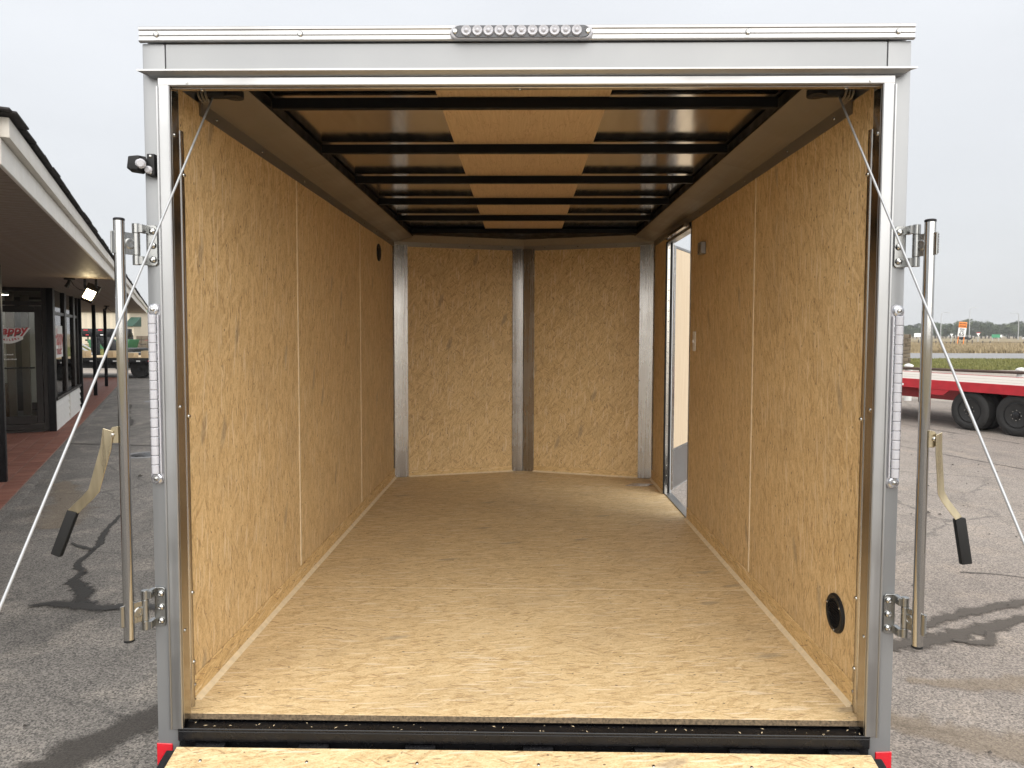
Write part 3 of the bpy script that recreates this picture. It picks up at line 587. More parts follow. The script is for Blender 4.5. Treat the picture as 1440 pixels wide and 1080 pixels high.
# rear frame
for s in (-1, 1):
    X = lambda a, b: sorted((s*a, s*b))
    bx('rear_post', (*X(1.031, 1.096), 2.07, 2.15, .30, 2.555), SILVER, TR, .004)
    tr_ = bx('door_trim', (*X(1.013, 1.047), 2.054, 2.069, .54, 2.443), ALU, TR, .0025)
    part('trim_lip', MB().box(*X(1.044, 1.050), 2.050, 2.069, .54, 2.43), ALU, tr_, .001)
    jb = bx('jamb_return', (*X(1.0145, 1.030), 2.0695, 2.112, .545, 2.428), STEEL_J, TR, .001)
    wb = part('weather_strip', MB().prism([(1.031, 2.113), (1.022, 2.116), (1.020, 2.124), (1.030, 2.130), (1.030, 2.140), (1.024, 2.145), (1.022, 2.156), (1.028, 2.164), (1.037, 2.168), (1.038, 2.113)], lambda a, b: (s*a, b, FZ+.002), lambda a, b: (s*a, b, 2.33)), STEEL_J, TR, smooth=50)
    gus = part('corner_gusset', MB().prism([(2.169, FZ+.004), (2.205, FZ+.004), (2.196, FZ+.10), (2.175, FZ+.22), (2.169, FZ+.22)], lambda a, b: (s*(HW-.003), a, b), lambda a, b: (s*(HW-.0005), a, b)), STEEL_J, TR)
    for z in (2.30, 1.506, .83): screw((s*1.0145, 2.085, z), (-s, 0, 0), jb, s=1.1)
    for z in (2.20, 1.47, .92, .70): screw((s*1.022, 2.155, z), (-s, -.3, 0), wb, s=1.1)
    screw((s*(HW-.0032), 2.188, FZ+.05), (-s, 0, 0), gus, s=1.2); screw((s*(HW-.0032), 2.177, FZ+.17), (-s, 0, 0), gus, s=1.2)
    rf = part('reflector', MB().prism([(1.051, .425), (1.099, .412), (1.099, .490), (1.051, .488)], lambda a, b: (s*a, 2.0665, b), lambda a, b: (s*a, 2.0705, b)), REDREF, TR, .0015)
bx('header', (-1.030, 1.030, 2.0705, 2.092, 2.432, 2.555), SILVER, TR, .003)
dr = part('drip_rail', MB().prism([(2.07, 2.476), (2.034, 2.4705), (2.034, 2.4655), (2.046, 2.459), (2.055, 2.455), (2.07, 2.455)], lambda a, b: (-1.094+(.03 if b < 2.46 else 0), a, b), lambda a, b: (1.096-(.03 if b < 2.46 else 0), a, b)), ALUX, TR)
tt = bx('header_trim', (-1.0465, 1.0465, 2.0535, 2.0695, 2.4305, 2.4545), ALUX, TR, .0025)
hr = bx('header_return', (-1.03, 1.03, 2.0695, 2.090, 2.427, 2.4315), STEEL_J, TR, .001)
for x in (-.93, -.01, .92): screw((x, 2.082, 2.427), (0, 0, -1), hr)
screw((-.96, 2.0535, 2.437), (0, -1, 0), tt, s=.6); screw((.975, 2.0535, 2.437), (0, -1, 0), tt, s=.6)
cp = part('roof_cap', MB().prism([(2.07, 2.556), (2.061, 2.556), (2.0585, 2.559), (2.0615, 2.562), (2.0615, 2.572), (2.0600, 2.574), (2.0615, 2.576), (2.0615, 2.587), (2.0585, 2.590), (2.0585, 2.597), (2.063, 2.600), (2.11, 2.602), (2.11, 2.5975), (2.07, 2.5975)], lambda a, b: (-1.100, a, b), lambda a, b: (1.100, a, b)), ALUX, TR, smooth=25)
for x in (-1.05, -.636, .633, 1.054): screw((x, 2.0612, 2.577), (0, -1, 0), cp, s=1.5)
# identification lamp on the cap
def stadium(w, h, n=10): 
    r = h/2; c = w/2-r
    return [(c+r*math.cos(t), r*math.sin(t)) for t in [-math.pi/2+math.pi*i/n for i in range(n+1)]]+[(-c+r*math.cos(t), r*math.sin(t)) for t in [math.pi/2+math.pi*i/n for i in range(n+1)]]
lx, lz = -.006, 2.575
lamp = part('rear_lamp', MB().prism(stadium(.406, .041), lambda a, b: (lx+a, 2.0605, lz+b), lambda a, b: (lx+a*.985, 2.047, lz+b*.9)), CLEAR, TR, .002, label='long clear lamp bar with a row of round lenses')
part('lamp_base', MB().prism(stadium(.385, .034), lambda a, b: (lx+a, 2.0470, lz+b), lambda a, b: (lx+a*.99, 2.0442, lz+b*.96)), LAMPBASE, lamp)
lens, _ = mesh_obj('lens', MB().lathe([(.0150, 0), (.0150, .004), (.0135, .0075), (.0095, .0065), (.0065, .0055), (.005, .0085), (.0025, .010)], (0, 0, 0), (0, -1, 0), 18), CLEAR, center=False)
bulb, _ = mesh_obj('lens', MB().lathe([(.0142, 0), (.0142, .006), (.0115, .0105), (.0060, .0135), (.0015, .0142)], (0, 0, 0), (0, -1, 0), 18), CLEAR, center=False)
for i in range(11): shared('lens', lens, lamp, (lx-.155+i*.031, 2.0445, lz+.001)); 
for q in (-.187, .187): screw((lx+q, 2.0445, lz), (0, -1, 0), lamp, s=1.4)
# vertical tail lamps on the posts
for s in (-1, 1):
    cx = s*1.0735; z0, z1 = 1.278, 1.812
    tl = part('tail_lamp', MB().prism(stadium(.534, .041), lambda a, b: (cx+b, 2.0695, 1.545+a), lambda a, b: (cx+b*.9, 2.058, 1.545+a*.99)), CLEAR, TR, .0015, label='tall clear tail lamp strip')
    part('lamp_frame', MB().box(cx-.0175, cx+.0175, 2.0555, 2.0578, 1.312, 1.778), CHROMEP, tl, .001)
    cell, _ = mesh_obj('lens_cell', MB().prism([(-.0118, 0), (-.010, .006), (-.004, .0095), (.004, .0095), (.010, .006), (.0118, 0)], lambda a, b: (a, -b, -.0132), lambda a, b: (a, -b, .0132)), WHITEP if False else CLEAR, .002, center=False)
    for i in range(17): shared('lens_cell', cell, tl, (cx+s*.003, 2.0553, 1.325+i*.0275))
    bx('lens_edge', (cx-s*.0165-.0015, cx-s*.0165+.0015, 2.047, 2.0556, 1.312, 1.778), CLEAR, tl, .0008)
    for z in (1.298, 1.793): 
        part('lamp_end', MB().lathe([(.016, 0), (.016, .004), (.012, .0075), (.004, .008)], (cx, 2.0578, z), (0, -1, 0), 16), CHROMEP, tl); screw((cx, 2.0495, z), (0, -1, 0), tl, s=1.2)
# small plate lamp
pl = part('plate_lamp', MB().box(-1.078, -1.056, 2.046, 2.0695, 2.175, 2.238), BLACKP, TR, .004, label='small black plate lamp on the left post')
part('lamp_hood', MB().prism([(-.024, -.02), (-.018, .023), (.02, .026), (.026, -.006), (.014, -.026)], lambda a, b: (-1.108+a, 2.065, 2.208+b), lambda a, b: (-1.102+a*.8, 2.018, 2.206+b*.8)), BLACKP, pl, .004)
part('lens', MB().lathe([(.014, 0), (.014, .008), (.009, .014)], (-1.086, 2.03, 2.205), (.35, -.9, -.1), 14), CLEAR, pl); part('lens', MB().lathe([(.011, 0), (.011, .006), (.007, .010)], (-1.072, 2.047, 2.192), (0, -1, -.2), 12), CLEAR, pl)
for z in (2.183, 2.230): screw((-1.067, 2.046, z), (0, -1, 0), pl, s=.8)
# lock bars: tube on two hinges, lever with a black grip
def lockbar(s, tx, zt, zb, zh, piv, lev, grip, lw):
    TY = 2.0; bar = part('lock_bar', MB().tube([(tx, TY, zb), (tx, TY, zt)], .0145, 24), CHROME, TR, .001)
    part('end_cap', MB().lathe([(.0150, 0), (.0150, .005), (.012, .007)], (tx, TY, zt), (0, 0, 1), 24), BLACKP, bar); part('end_cap', MB().lathe([(.0150, 0), (.0150, .005), (.012, .007)], (tx, TY, zb), (0, 0, -1), 24), BLACKP, bar)
    for h in zh:
        M = Matrix.Translation((s*1.077, 2.0695, h))
        hp = part('hinge_plate', MB().prism([(-.0165, -.052), (-.0095, -.059), (.0165, -.059), (.0165, .059), (-.0095, .059), (-.0165, .052)], lambda a, b: (s*(1.0775+a), 2.0695, h+b), lambda a, b: (s*(1.0775+a), 2.0635, h+b)), ZINC, bar, .0012)
        for z in (-.041, 0, .041): screw((s*1.074, 2.0635, h+z), (0, -1, 0), bar, bolt)
        kx, ky = s*1.110, 2.040
        for (a, b) in [(-.059, -.032), (.032, .059)]:
            part('hinge_knuckle', MB().lathe([(.0105, a), (.0105, b)], (kx, ky, h), (0, 0, 1), 18).box(*sorted((s*1.09, s*1.104)), ky-.004, 2.0695, h+a+.002, h+b-.002), ZINC, bar, .0008)
        part('hinge_pin', MB().lathe([(.0105, -.0312), (.0105, .0312)], (kx, ky, h), (0, 0, 1), 18), ZINC, bar, .0008)
        d = Vector((tx-kx, TY-ky, 0)); d.normalize(); q = Vector((-d.y, d.x, 0)); o = Vector((kx, ky, h)); e_ = (Vector((tx, TY, h))-o).length
        pts = lambda t, w, z: o+d*t+q*w+Vector((0, 0, z))
        part('hinge_leaf', MB().add([pts(t, w, z) for z in (-.031, .031) for w in (-.0025, .0025) for t in (.006, e_+.024)], [(0, 2, 3, 1), (4, 5, 7, 6), (0, 1, 5, 4), (1, 3, 7, 5), (3, 2, 6, 7), (2, 0, 4, 6)]), ZINC, bar, .0012)
        for w in (-.0026, .0026): part('dimple', MB().lathe([(.0155, 0), (.0125, .0022), (.0085, .0022), (.0075, .0004), (.002, .0002)], pts(e_*.40, w, 0), q*(1 if w > 0 else -1), 20), ZINC, bar)
        wl = MB()
        for k in range(8): 
            c = pts(e_+.017, (-.010 if s < 0 else .010)*1., -.024+k*.007); c.y = TY-.012; c.x = tx+s*.013
            wl.lathe([(.0015, -.004), (.005, -.002), (.0055, .0015), (.002, .004)], c, (rnd.uniform(-.2, .2), 0, 1), 8)
        part('weld_bead', wl, ZINC, bar)
    part('lever_tab', MB().prism([(-.006, -.024), (.010, -.024), (.020, -.014), (.020, .010), (.010, .022), (-.006, .024)], lambda a, b: (piv[0]+s*(a-.006), TY-.018, piv[1]+b), lambda a, b: (piv[0]+s*(a-.006), TY-.012, piv[1]+b)), GOLDZ, bar, .001)
    screw((piv[0]+s*.004, TY-.018, piv[1]), (0, -1, 0), bar, bolt, .7)
    # lever: flat bar bent twice, running down and outward, edge on to the rear
    mb = MB(); n = len(lev); vs = []
    for (x, z, y) in lev:
        for dx, dy in ((-lw, -.003), (lw, .003-.012*0), (lw, .006), (-lw, .0)): vs.append((x+dx, y+dy, z+(dx*.35*s)))
    fs = [(0, 3, 2, 1), tuple((n-1)*4+i for i in range(4))]
    for i in range(n-1): fs += [(i*4+k, i*4+(k+1) % 4, i*4+4+(k+1) % 4, i*4+4+k) for k in range(4)]
    part('lever', mb.add(vs, fs), GOLDZ, bar, .0008, smooth=20)
    a, b = Vector((grip[0][0], TY-.02, grip[0][1])), Vector((grip[1][0], TY-.028, grip[1][1])); t = (b-a).normalized(); e1 = t.cross(Vector((0, 1, 0))).normalized(); e2 = t.cross(e1)
    part('lever_grip', MB().add([p+e1*i*.0145+e2*j*.009 for p in (a, b) for i, j in ((-1, -1), (1, -1), (1, 1), (-1, 1))], [(0, 3, 2, 1), (4, 5, 6, 7)]+[(k, (k+1) % 4, 4+(k+1) % 4, 4+k) for k in range(4)]), BLACKR, bar, .004)
lockbar(-1, -1.136, 2.041, .838, (1.979, .910), (-1.156, 1.437), [(-1.168, 1.452, 1.975), (-1.176, 1.40, 1.975), (-1.213, 1.279, 1.975), (-1.232, 1.258, 1.975), (-1.276, 1.216, 1.975)], [(-1.276, 1.219), (-1.323, 1.093)], .0135)
lockbar(1, 1.125, 2.037, .842, (1.976, .908), (1.141, 1.436), [(1.154, 1.452, 1.975), (1.155, 1.40, 1.975), (1.165, 1.287, 1.975), (1.177, 1.265, 1.975), (1.216, 1.215, 1.975)], [(1.219, 1.215), (1.237, 1.088)], .0105)
# sill
sill = bx('sill', (-1.029, 1.029, 2.055, 2.110, .502, .536), BLACKS, TR, .003); bx('sill_lip', (-1.029, 1.029, 2.054, 2.060, .5355, .5435), BLACKS, sill, .002)
bx('cross_member', (-1.029, 1.029, 2.072, 2.125, .34, .5), BLACKS, TR, .004)
mb = MB()
for k in range(60):
    x = rnd.uniform(-1.01, 1.01); y = rnd.uniform(2.063, 2.106); z = .5362; s = rnd.uniform(.0006, .0022); a = rnd.random()*3
    mb.add([(x+math.cos(a)*s*3, y+math.sin(a)*s*3, z), (x-math.sin(a)*s, y+math.cos(a)*s, z+.0006), (x-math.cos(a)*s*3, y-math.sin(a)*s*3, z), (x+math.sin(a)*s, y-math.cos(a)*s, z+.0006)], [(0, 1, 2, 3)])
struct(part('wood_shavings', mb, BEAD, TR, recalc=False), 'stuff')
# ramp door, lowered towards the viewer
ra = math.atan2(.47, 1.83); RM = Matrix.Translation((0, 2.034, .500)) @ Matrix.Rotation(ra, 4, 'X')
ramp = part('ramp_door', MB().box(-1.022, 1.022, -1.88, 0, -.018, 0, RM), OSB_FLOOR, TR, .0015, label='strand board ramp lowered to the ground')
for s in (-1, 1): part('ramp_edge', MB().box(*sorted((s*1.0235, s*1.052)), -1.9, -.004, -.06, -.008, RM), BLACKS, ramp, .003)
part('ramp_back', MB().box(-1.02, 1.02, -1.9, -.004, -.06, -.019, RM), SKIN, ramp)
for x in (-.93, -.62, -.30, .05, .38, .66, .95): 
    screw(RM @ Vector((x, -.05, 0)), (0, -.25, 1), ramp, s=.9)
    part('ramp_hinge', MB().box(x-.045, x+.045, .004, .026, -.028, -.006, RM), BLACKS, ramp, .004)
# lift cables and their spring drums
for s in (-1, 1):
    drum = part('spring_drum', MB().tube([(s*.895, 2.25, 2.478), (s*1.0, 2.25, 2.478)], .021, 16), BLACKP, TR)
    mb = MB()
    for k in range(3):
        x = s*(.985+k*.011); mb.tube([(x+s*.004*math.sin(t)*0, 2.25+.027*math.cos(t), 2.478+.027*math.sin(t)) for t in [2*math.pi*i/18 for i in range(18)]], .004, 6, close=True)
    part('spring_coil', mb, ZINC, drum)
    mb = MB().tube([(s*.905, 2.25, 2.46), (s*.905, 2.25, 2.478)], .03, 14); part('bracket', mb, BLACKP, drum)
    end = RM @ Vector((s*1.056, -1.52, -.03))
    part('lift_cable', MB().tube([(s*.972, 2.25, 2.462), tuple(end)], .0032, 10), CABLE, TR)
# vents, switch, box, plate on the floor
def vent(s, y, z, r):
    X = s*HW; N = Vector((-s, 0, 0))
    o = part('vent', MB().lathe([(r, -.001), (r, .006), (r*.93, .010), (r*.74, .010), (r*.72, .004), (.003, .004)], (X, y, z), N, 36), BLACKP, TR)
    for k in range(-5, 6):
        h = r*.13*k; w = math.sqrt(max(0, (r*.70)**2-h*h)); M = Matrix.Translation((X-s*.007, y, z+h)) @ Matrix.Rotation(R(35)*s, 4, 'Y')
        part('vent_slat', MB().box(-.0045, .0045, -w, w, -.0012, .0012, M), BLACKP, o)
    for a in (.4, 2.5, 4.6): screw((X-s*.010, y+math.cos(a)*r*.84, z+math.sin(a)*r*.84), N, o, s=.8).data = scm
vent(-1, 5.115, 2.307, .062); vent(1, 2.325, .806, .064)
sw = bx('switch_plate', (1.034, 1.0395, 4.30, 4.36, 1.625, 1.745), WHITEP, TR, .002); bx('switch', (1.026, 1.034, 4.324, 4.336, 1.675, 1.695), WHITEP, sw, .001)
bo = bx('junction_box', (1.008, 1.0395, 4.095, 4.165, 2.185, 2.255), ALU, TR, .003); 
for z in (2.195, 2.245): screw((1.008, 4.13, z), (-1, 0, 0), bo, s=.8)
PAPER = NB('worn_label_print'); _b = PAPER; _n = _b.noise(_b.co(), 28., 4, .7)
PAPER = _b.set(col=_b.ramp(_n, [(.35, (.12, .10, .09)), (.5, (.34, .27, .22)), (.62, (.45, .40, .36))]), rough=.4)
part('floor_plate', MB().prism([(.79, 5.44), (.95, 5.42), (1.02, 5.50), (.86, 5.53)], lambda a, b: (a, b, FZ+.0005), lambda a, b: (a, b, FZ+.003)), PAPER, TR)
# side door, swung out past the front edge of its opening
jf = bx('door_frame', (1.036, 1.058, 5.168, 5.1815, FZ+.002, 2.395), STEEL_J, TR, .002); bx('door_seal', (1.0585, 1.074, 5.172, 5.1815, FZ+.002, 2.39), BLACKR, TR, .002); bx('door_frame', (1.036, 1.092, 4.452, 4.464, FZ+.002, 2.395), ALU, TR, .002)
bx('door_frame', (1.036, 1.092, 4.464, 5.168, 2.383, 2.395), ALU, TR, .002); bx('threshold', (1.036, 1.092, 4.464, 5.168, FZ-.004, FZ+.008), ALU, TR, .002)
bx('door_seal', (1.024, 1.036, 5.160, 5.172, FZ+.002, 2.39), BLACKR, TR, .003); bx('door_seal', (1.0, 1.0395, 4.50, 5.13, 2.397, 2.42), STEEL_J, TR, .002)
for k in range(24): screw((1.049, 5.168, .62+k*.075), (0, -1, 0), jf, s=.9)
H0 = Vector((1.080, 5.184, 0)); e = Vector((.48, .877, 0)); n = Vector((.877, -.48, 0))
G = lambda t, d, z: H0+e*t+n*d+Vector((0, 0, z))
def leaf(name, t0, t1, d0, d1, z0, z1, mat, par, bev=.0015): return part(name, MB().add([G(t, d, z) for z in (z0, z1) for d in (d0, d1) for t in (t0, t1)], [(0, 2, 3, 1), (4, 5, 7, 6), (0, 1, 5, 4), (1, 3, 7, 5), (3, 2, 6, 7), (2, 0, 4, 6)]), mat, par, bev)
sd_ = leaf('side_door', .0, .70, -.03, 0, .575, 2.375, SKIN, TR)
leaf('door_panel', .045, .66, .0005, .006, .885, 2.35, LUAN, sd_); leaf('kick_plate', .045, .66, .0005, .006, .59, .882, ALU, sd_)
hs = leaf('hinge_strip', .004, .043, .0005, .010, .585, 2.37, FLASH, sd_); leaf('door_edge', .662, .698, .0005, .008, .585, 2.37, ALU, sd_); leaf('door_edge', .045, .66, .0005, .008, 2.352, 2.37, ALU, sd_)
for k in range(22): screw(G(.02, .010, .64+k*.078), n, sd_, s=.9)
for k in range(6): screw(G(.08+k*.1, .0062, .868), n, sd_, s=.8)
# running gear under the box
TYRE = NB('tyre_rubber'); _b = TYRE; TYRE = _b.set(col=_b.mix(_b.noise(_b.co(), 9., 4), (.008, .008, .008), (.024, .023, .022)), rough=.75); _b.bump(_b.noise(_b.co(), 90., 3), .3, .003)
RIMB = simple('black_wheel_steel', (.006, .006, .007), .35, var=.3)
def wheel(name, c, ax, r, w, par, rimmat=None, detail=True):
    """tyre with rounded shoulders and tread ribs, dished rim with a hub and lug nuts"""
    c = Vector(c); ax = Vector(ax).normalized(); h = w/2
    prof = [(r*.60, -h*.82), (r*.66, -h*.95), (r*.80, -h*1.0), (r*.92, -h*.92), (r*.975, -h*.74)]
    for k in range(6): 
        a = -h*.74+(h*1.48)*k/5.; prof += [(r*(1 if k % 2 else .997), a)]
    prof += [(r*.975, h*.74), (r*.92, h*.92), (r*.80, h*1.0), (r*.66, h*.95), (r*.60, h*.82)]
    t = part(name, MB().lathe(prof, c, ax, 40), TYRE, par, smooth=40)
    rim = part('rim', MB().lathe([(r*.62, h*.55), (r*.62, h*.90), (r*.575, h*.92), (r*.55, h*.70), (r*.50, h*.30), (r*.34, h*.34), (r*.30, h*.55), (r*.17, h*.60), (r*.16, h*1.0), (r*.10, h*1.08), (.002, h*1.08)], c, ax, 32), rimmat or RIMB, t)
    if detail:
        e1 = ax.orthogonal().normalized(); e2 = ax.cross(e1)
        for k in range(8):
            a = k*math.pi/4; p = c+ax*(h*.62)+(e1*math.cos(a)+e2*math.sin(a))*r*.235; part('lug_nut', MB().lathe([(.017, -.02), (.017, .02), (.010, .03)], p, ax, 6), SCREW, t)
    return t
for s in (-1, 1): wheel('wheel', (s*1.21, 4.0, .33), (s, 0, 0), .33, .2, TR, None, False); bx('fender', (*sorted((s*1.092, s*1.33)), 3.6, 4.4, .69, .72), BLACKS, TR, .01)
part('axle', MB().tube([(-1.15, 4.0, .33), (1.15, 4.0, .33)], .035, 12), BLACKS, TR); part('tongue', MB().tube([(0, 5.9, .46), (0, 7.0, .46)], .05, 4), BLACKS, TR)
part('tongue_jack', MB().tube([(0.0, 6.9, .03), (0.0, 6.9, .9)], .03, 12).box(-.1, .1, 6.8, 7.0, .0, .03), BLACKS, TR)
# ------------------------------------------------------------------ right side: red flatbed, rail, field
REDP = simple('red_trailer_paint', (.42, .018, .028), .38, coat=.2, var=.15); PLANKM = NB('weathered_deck_plank'); _b = PLANKM
_n = _b.noise(_b.map(_b.co(), (14, .7, 14)), 3., 5, .65)
PLANKM = _b.set(col=_b.mix(_b.rand(), _b.mix(_b.rng(_n, .3, .7), (.34, .31, .27), (.52, .48, .43)), _b.mix(_b.rng(_n, .3, .7), (.42, .38, .33), (.58, .545, .50))), rough=.85)
AMBER = simple('amber_lens', (.75, .28, .02), .2); TAPE = simple('white_reflective_tape', (.78, .78, .78), .3)
RF = empty('flatbed_trailer', (8.253, 12.62, 0), 'red flatbed trailer with weathered plank deck parked on the right yard', 'trailer', rz=math.atan2(.375, .927), local=True)
for k in range(12): bx('deck_plank', (.03+k*.2, .222+k*.2, -6.5, 4.6, .80, .868+rnd.uniform(-.003, .003)), PLANKM, RF, .004)
part('side_rail', MB().prism([(-.04, .705), (.02, .705), (.02, .72), (-.028, .72), (-.028, .862), (.025, .862), (.025, .876), (-.04, .876)], lambda a, b: (a, -6.5, b), lambda a, b: (a, 4.6, b)), REDP, RF, .003)
bx('side_rail', (2.44, 2.50, -6.5, 4.6, .70, .876), REDP, RF); bx('end_rail', (.0, 2.44, 4.602, 4.68, .60, .874), REDP, RF)
for x in (.62, 1.7): bx('main_beam', (x, x+.12, -6.4, 4.6, .46, .70), REDP, RF, .004)
for y in (-5.5, -4.3, -3.1, -1.9, -1.3, 1.25, 1.9, 3.1, 4.2): bx('cross_member', (.021, 2.44, y, y+.05, .705, .799), REDP, RF)
for (y0, y1) in [(.78, 1.45), (-1.30, -.66), (2.3, 3.6)]:
    part('rail_gusset', MB().prism([(y0, .704), (y1, .704), (y1-.13, .60), (y0+.13, .60)], lambda a, b: (-.03, a, b), lambda a, b: (.0, a, b)), REDP, RF, .003)
bx('hanger', (.55, .75, -.12, .12, .30, .70), REDP, RF, .01)
bx('marker_lamp', (-.052, -.04, 2.28, 2.40, .755, .80), AMBER, RF, .004); bx('reflective_tape', (-.043, -.0405, 1.75, 1.95, .735, .775), TAPE, RF, 0)
for y in (.42, -.42):
    for x in (.12, .43, 2.0, 2.31): wheel('wheel', (x, y, .36), (-1, 0, 0), .36, .24, RF)
    part('axle', MB().tube([(.1, y, .36), (2.35, y, .36)], .05, 12), BLACKS, RF)
# rail with white posts along the yard edge
RUST = simple('brown_pipe_paint', (.06, .035, .025), .6, var=.3); WPOST = simple('white_post_paint', (.68, .68, .66), .6, var=.1)
ra0, rb0 = Vector((10.05, 18.9, 0)), Vector((11.7, 16.6, 0)); dv = (rb0-ra0).normalized()
GR = empty('guard_rail', (10.4, 18.4, 0), 'brown pipe guard rail on white posts behind the red flatbed', 'rail')
for h in (.86,): part('pipe', MB().tube([ra0-dv*6+Vector((0, 0, h)), rb0+dv*10+Vector((0, 0, h))], .035, 10), RUST, GR)
for t in (-2.9, .05, 2.62, 5.4, 8.2, 11.):
    p = ra0+dv*t; part('post', MB().lathe([(.09, 0), (.09, .90), (.115, .905), (.115, .935), (.06, .97), (.01, .98)], p+Vector((.10, .08, 0)), (0, 0, 1), 14), WPOST, GR)
    q = p+dv*.35; part('stub', MB().tube([q, q+Vector((0, 0, .84))], .03, 8), RUST, GR)
# stone gate pillar
b = NB('pillar_stone'); v = b.co(); STONE = b.set(col=b.mix(b.rand(), b.mix(b.noise(v, 6., 4), (.06, .045, .03), (.13, .10, .07)), b.mix(b.noise(v, 6., 4), (.10, .078, .055), (.18, .145, .105))), rough=.9)
PI_ = empty('stone_pillar', (21.55, 41.2, 0), 'brown stacked stone gate pillar beyond the guard rail', 'pillar')
z = 0; 
while z < 1.72:
    h = rnd.uniform(.13, .24); x = -.45
    while x < .45:
        w = min(rnd.uniform(.22, .42), .45-x) if .45-x > .3 else .45-x
        part('stone', MB().box(21.55+x+.008, 21.55+x+w-.008, 40.75+rnd.uniform(-.03, .03), 41.65, z+.006, z+h-.006), STONE, PI_, .02); x += max(w, .05)
    z += h
# grasses
def blades(name, mat, n, fx, hmin, hmax, seed, w=.012):
    r = random.Random(seed); v = []; f = []
    for _ in range(n):
        x, y = fx(r); h = r.uniform(hmin, hmax); a = r.random()*6.283; l = r.uniform(0, .6)*h; ww = w*(1+y*.012)
        o = len(v); c, s = math.cos(a), math.sin(a); v += [(x-s*ww, y+c*ww, 0), (x+s*ww, y-c*ww, 0), (x+c*l, y+s*l, h)]; f.append((o, o+1, o+2))
    me = bpy.data.meshes.new(name); me.from_pydata(v, [], f); me.materials.append(mat); o = bpy.data.objects.new(name, me); COL.objects.link(o); return struct(o, 'stuff')
def grass_mat(name, a, b_):
    b = NB(name); n = b.noise(b.co(), .8, 4); m = b.noise(b.co(), 12., 2); b.set(col=b.mix(b.rng(b.math('ADD', b.math('MULTIPLY', n, .6), b.math('MULTIPLY', m, .4)), .35, .65), a, b_), rough=.8, spec=.2); return b.m
GREEN = grass_mat('lawn_blades', (.11, .125, .035), (.24, .225, .085)); STRAW = grass_mat('dry_grass_blades', (.20, .155, .09), (.40, .325, .20))
blades('lawn_grass', GREEN, 42000, lambda r: ((lambda y: (r.uniform(.45, .85)*y, y))(r.uniform(36, 51.5))), .04, .17, 1, .02)
blades('dry_grass', STRAW, 30000, lambda r: ((lambda y: (r.uniform(.48, .82)*y, y))(70.5+90*r.random()**1.7)), .15, .55, 2, .035)
blades('lawn_grass', GREEN, 14000, lambda r: ((lambda y: (-r.uniform(.45, .70)*y, y))(r.uniform(38, 90))), .05, .2, 3, .03)
# low field fence: uneven dark stakes and a wire
FW = simple('old_fence_wood', (.09, .075, .06), .9, var=.3)
WF = empty('field_fence', (75, 130, 0), 'low uneven stake fence across the dry field', 'fence')
x = 62
while x < 104:
    if not 84.5 < x < 89:
        h = rnd.uniform(.5, 1.15); bx('stake', (x-.07, x+.07, 130-.07, 130.07, 0, h), FW, WF, 0)
    x += rnd.choice((.7, .9, 1.3, 1.9))
part('wire', MB().tube([(62, 130, .55), (104, 130, .55)], .03, 5), FW, WF)
# work zone speed sign
ORANGE = simple('orange_sign_sheeting', (.85, .24, .02), .4, var=.05); WSIGN = simple('white_sign_sheeting', (.76, .76, .76), .4, var=.04); BLKT = simple('black_sign_print', (.015, .015, .015), .5)
SG = empty('speed_sign', (74.7, 123, 0), 'leaning orange and white work zone speed limit 65 sign', 'sign', rz=-math.atan2(74.7, 123), local=True); SG.rotation_euler.y = R(5)
bx('panel', (-.58, .58, -.02, .02, 1.55, 3.05), WSIGN, SG, .01); bx('panel', (-.58, .58, -.02, .02, 3.07, 4.05), ORANGE, SG, .01)
for x in (-.42, .42): bx('leg', (x-.06, x+.06, .022, .08, 0, 3.9), ORANGE, SG, 0)
for t, z, sz in [('WORK', 3.76, .34), ('ZONE', 3.34, .34), ('SPEED', 2.80, .28), ('LIMIT', 2.48, .28), ('65', 1.95, .82)]: text_part(t, sz, BLKT, SG, (0, -.026, z), (R(90), 0, 0), 'lettering', 0, .012, .002)
# street lamps far off
GALV = simple('galvanised_pole', (.42, .43, .44), .5, .5)
def lamp_pole(x, y, h, arm, label):
    o = empty('street_lamp', (x, y, 0), label, 'street lamp', 'street lamps along the far road')
    part('pole', MB().tube([(x, y, 0), (x, y, h*.9), (x+arm*.12, y, h*.97), (x+arm*.45, y, h), (x+arm, y, h)], [.17, .13, .11, .09, .08], 8), GALV, o)
    part('lamp_head', MB().box(x+arm-.5, x+arm+.5, y-.2, y+.2, h-.16, h+.02), GALV, o, .04)
lamp_pole(174, 300, 11.4, 3.0, 'street lamp with arm to the right, left of the work zone sign')
lamp_pole(192, 310, 13.8, 2.0, 'tallest street lamp rising behind the work zone sign')
lamp_pole(206, 300, 11.2, -3.2, 'street lamp with arm to the left, right of the work zone sign')
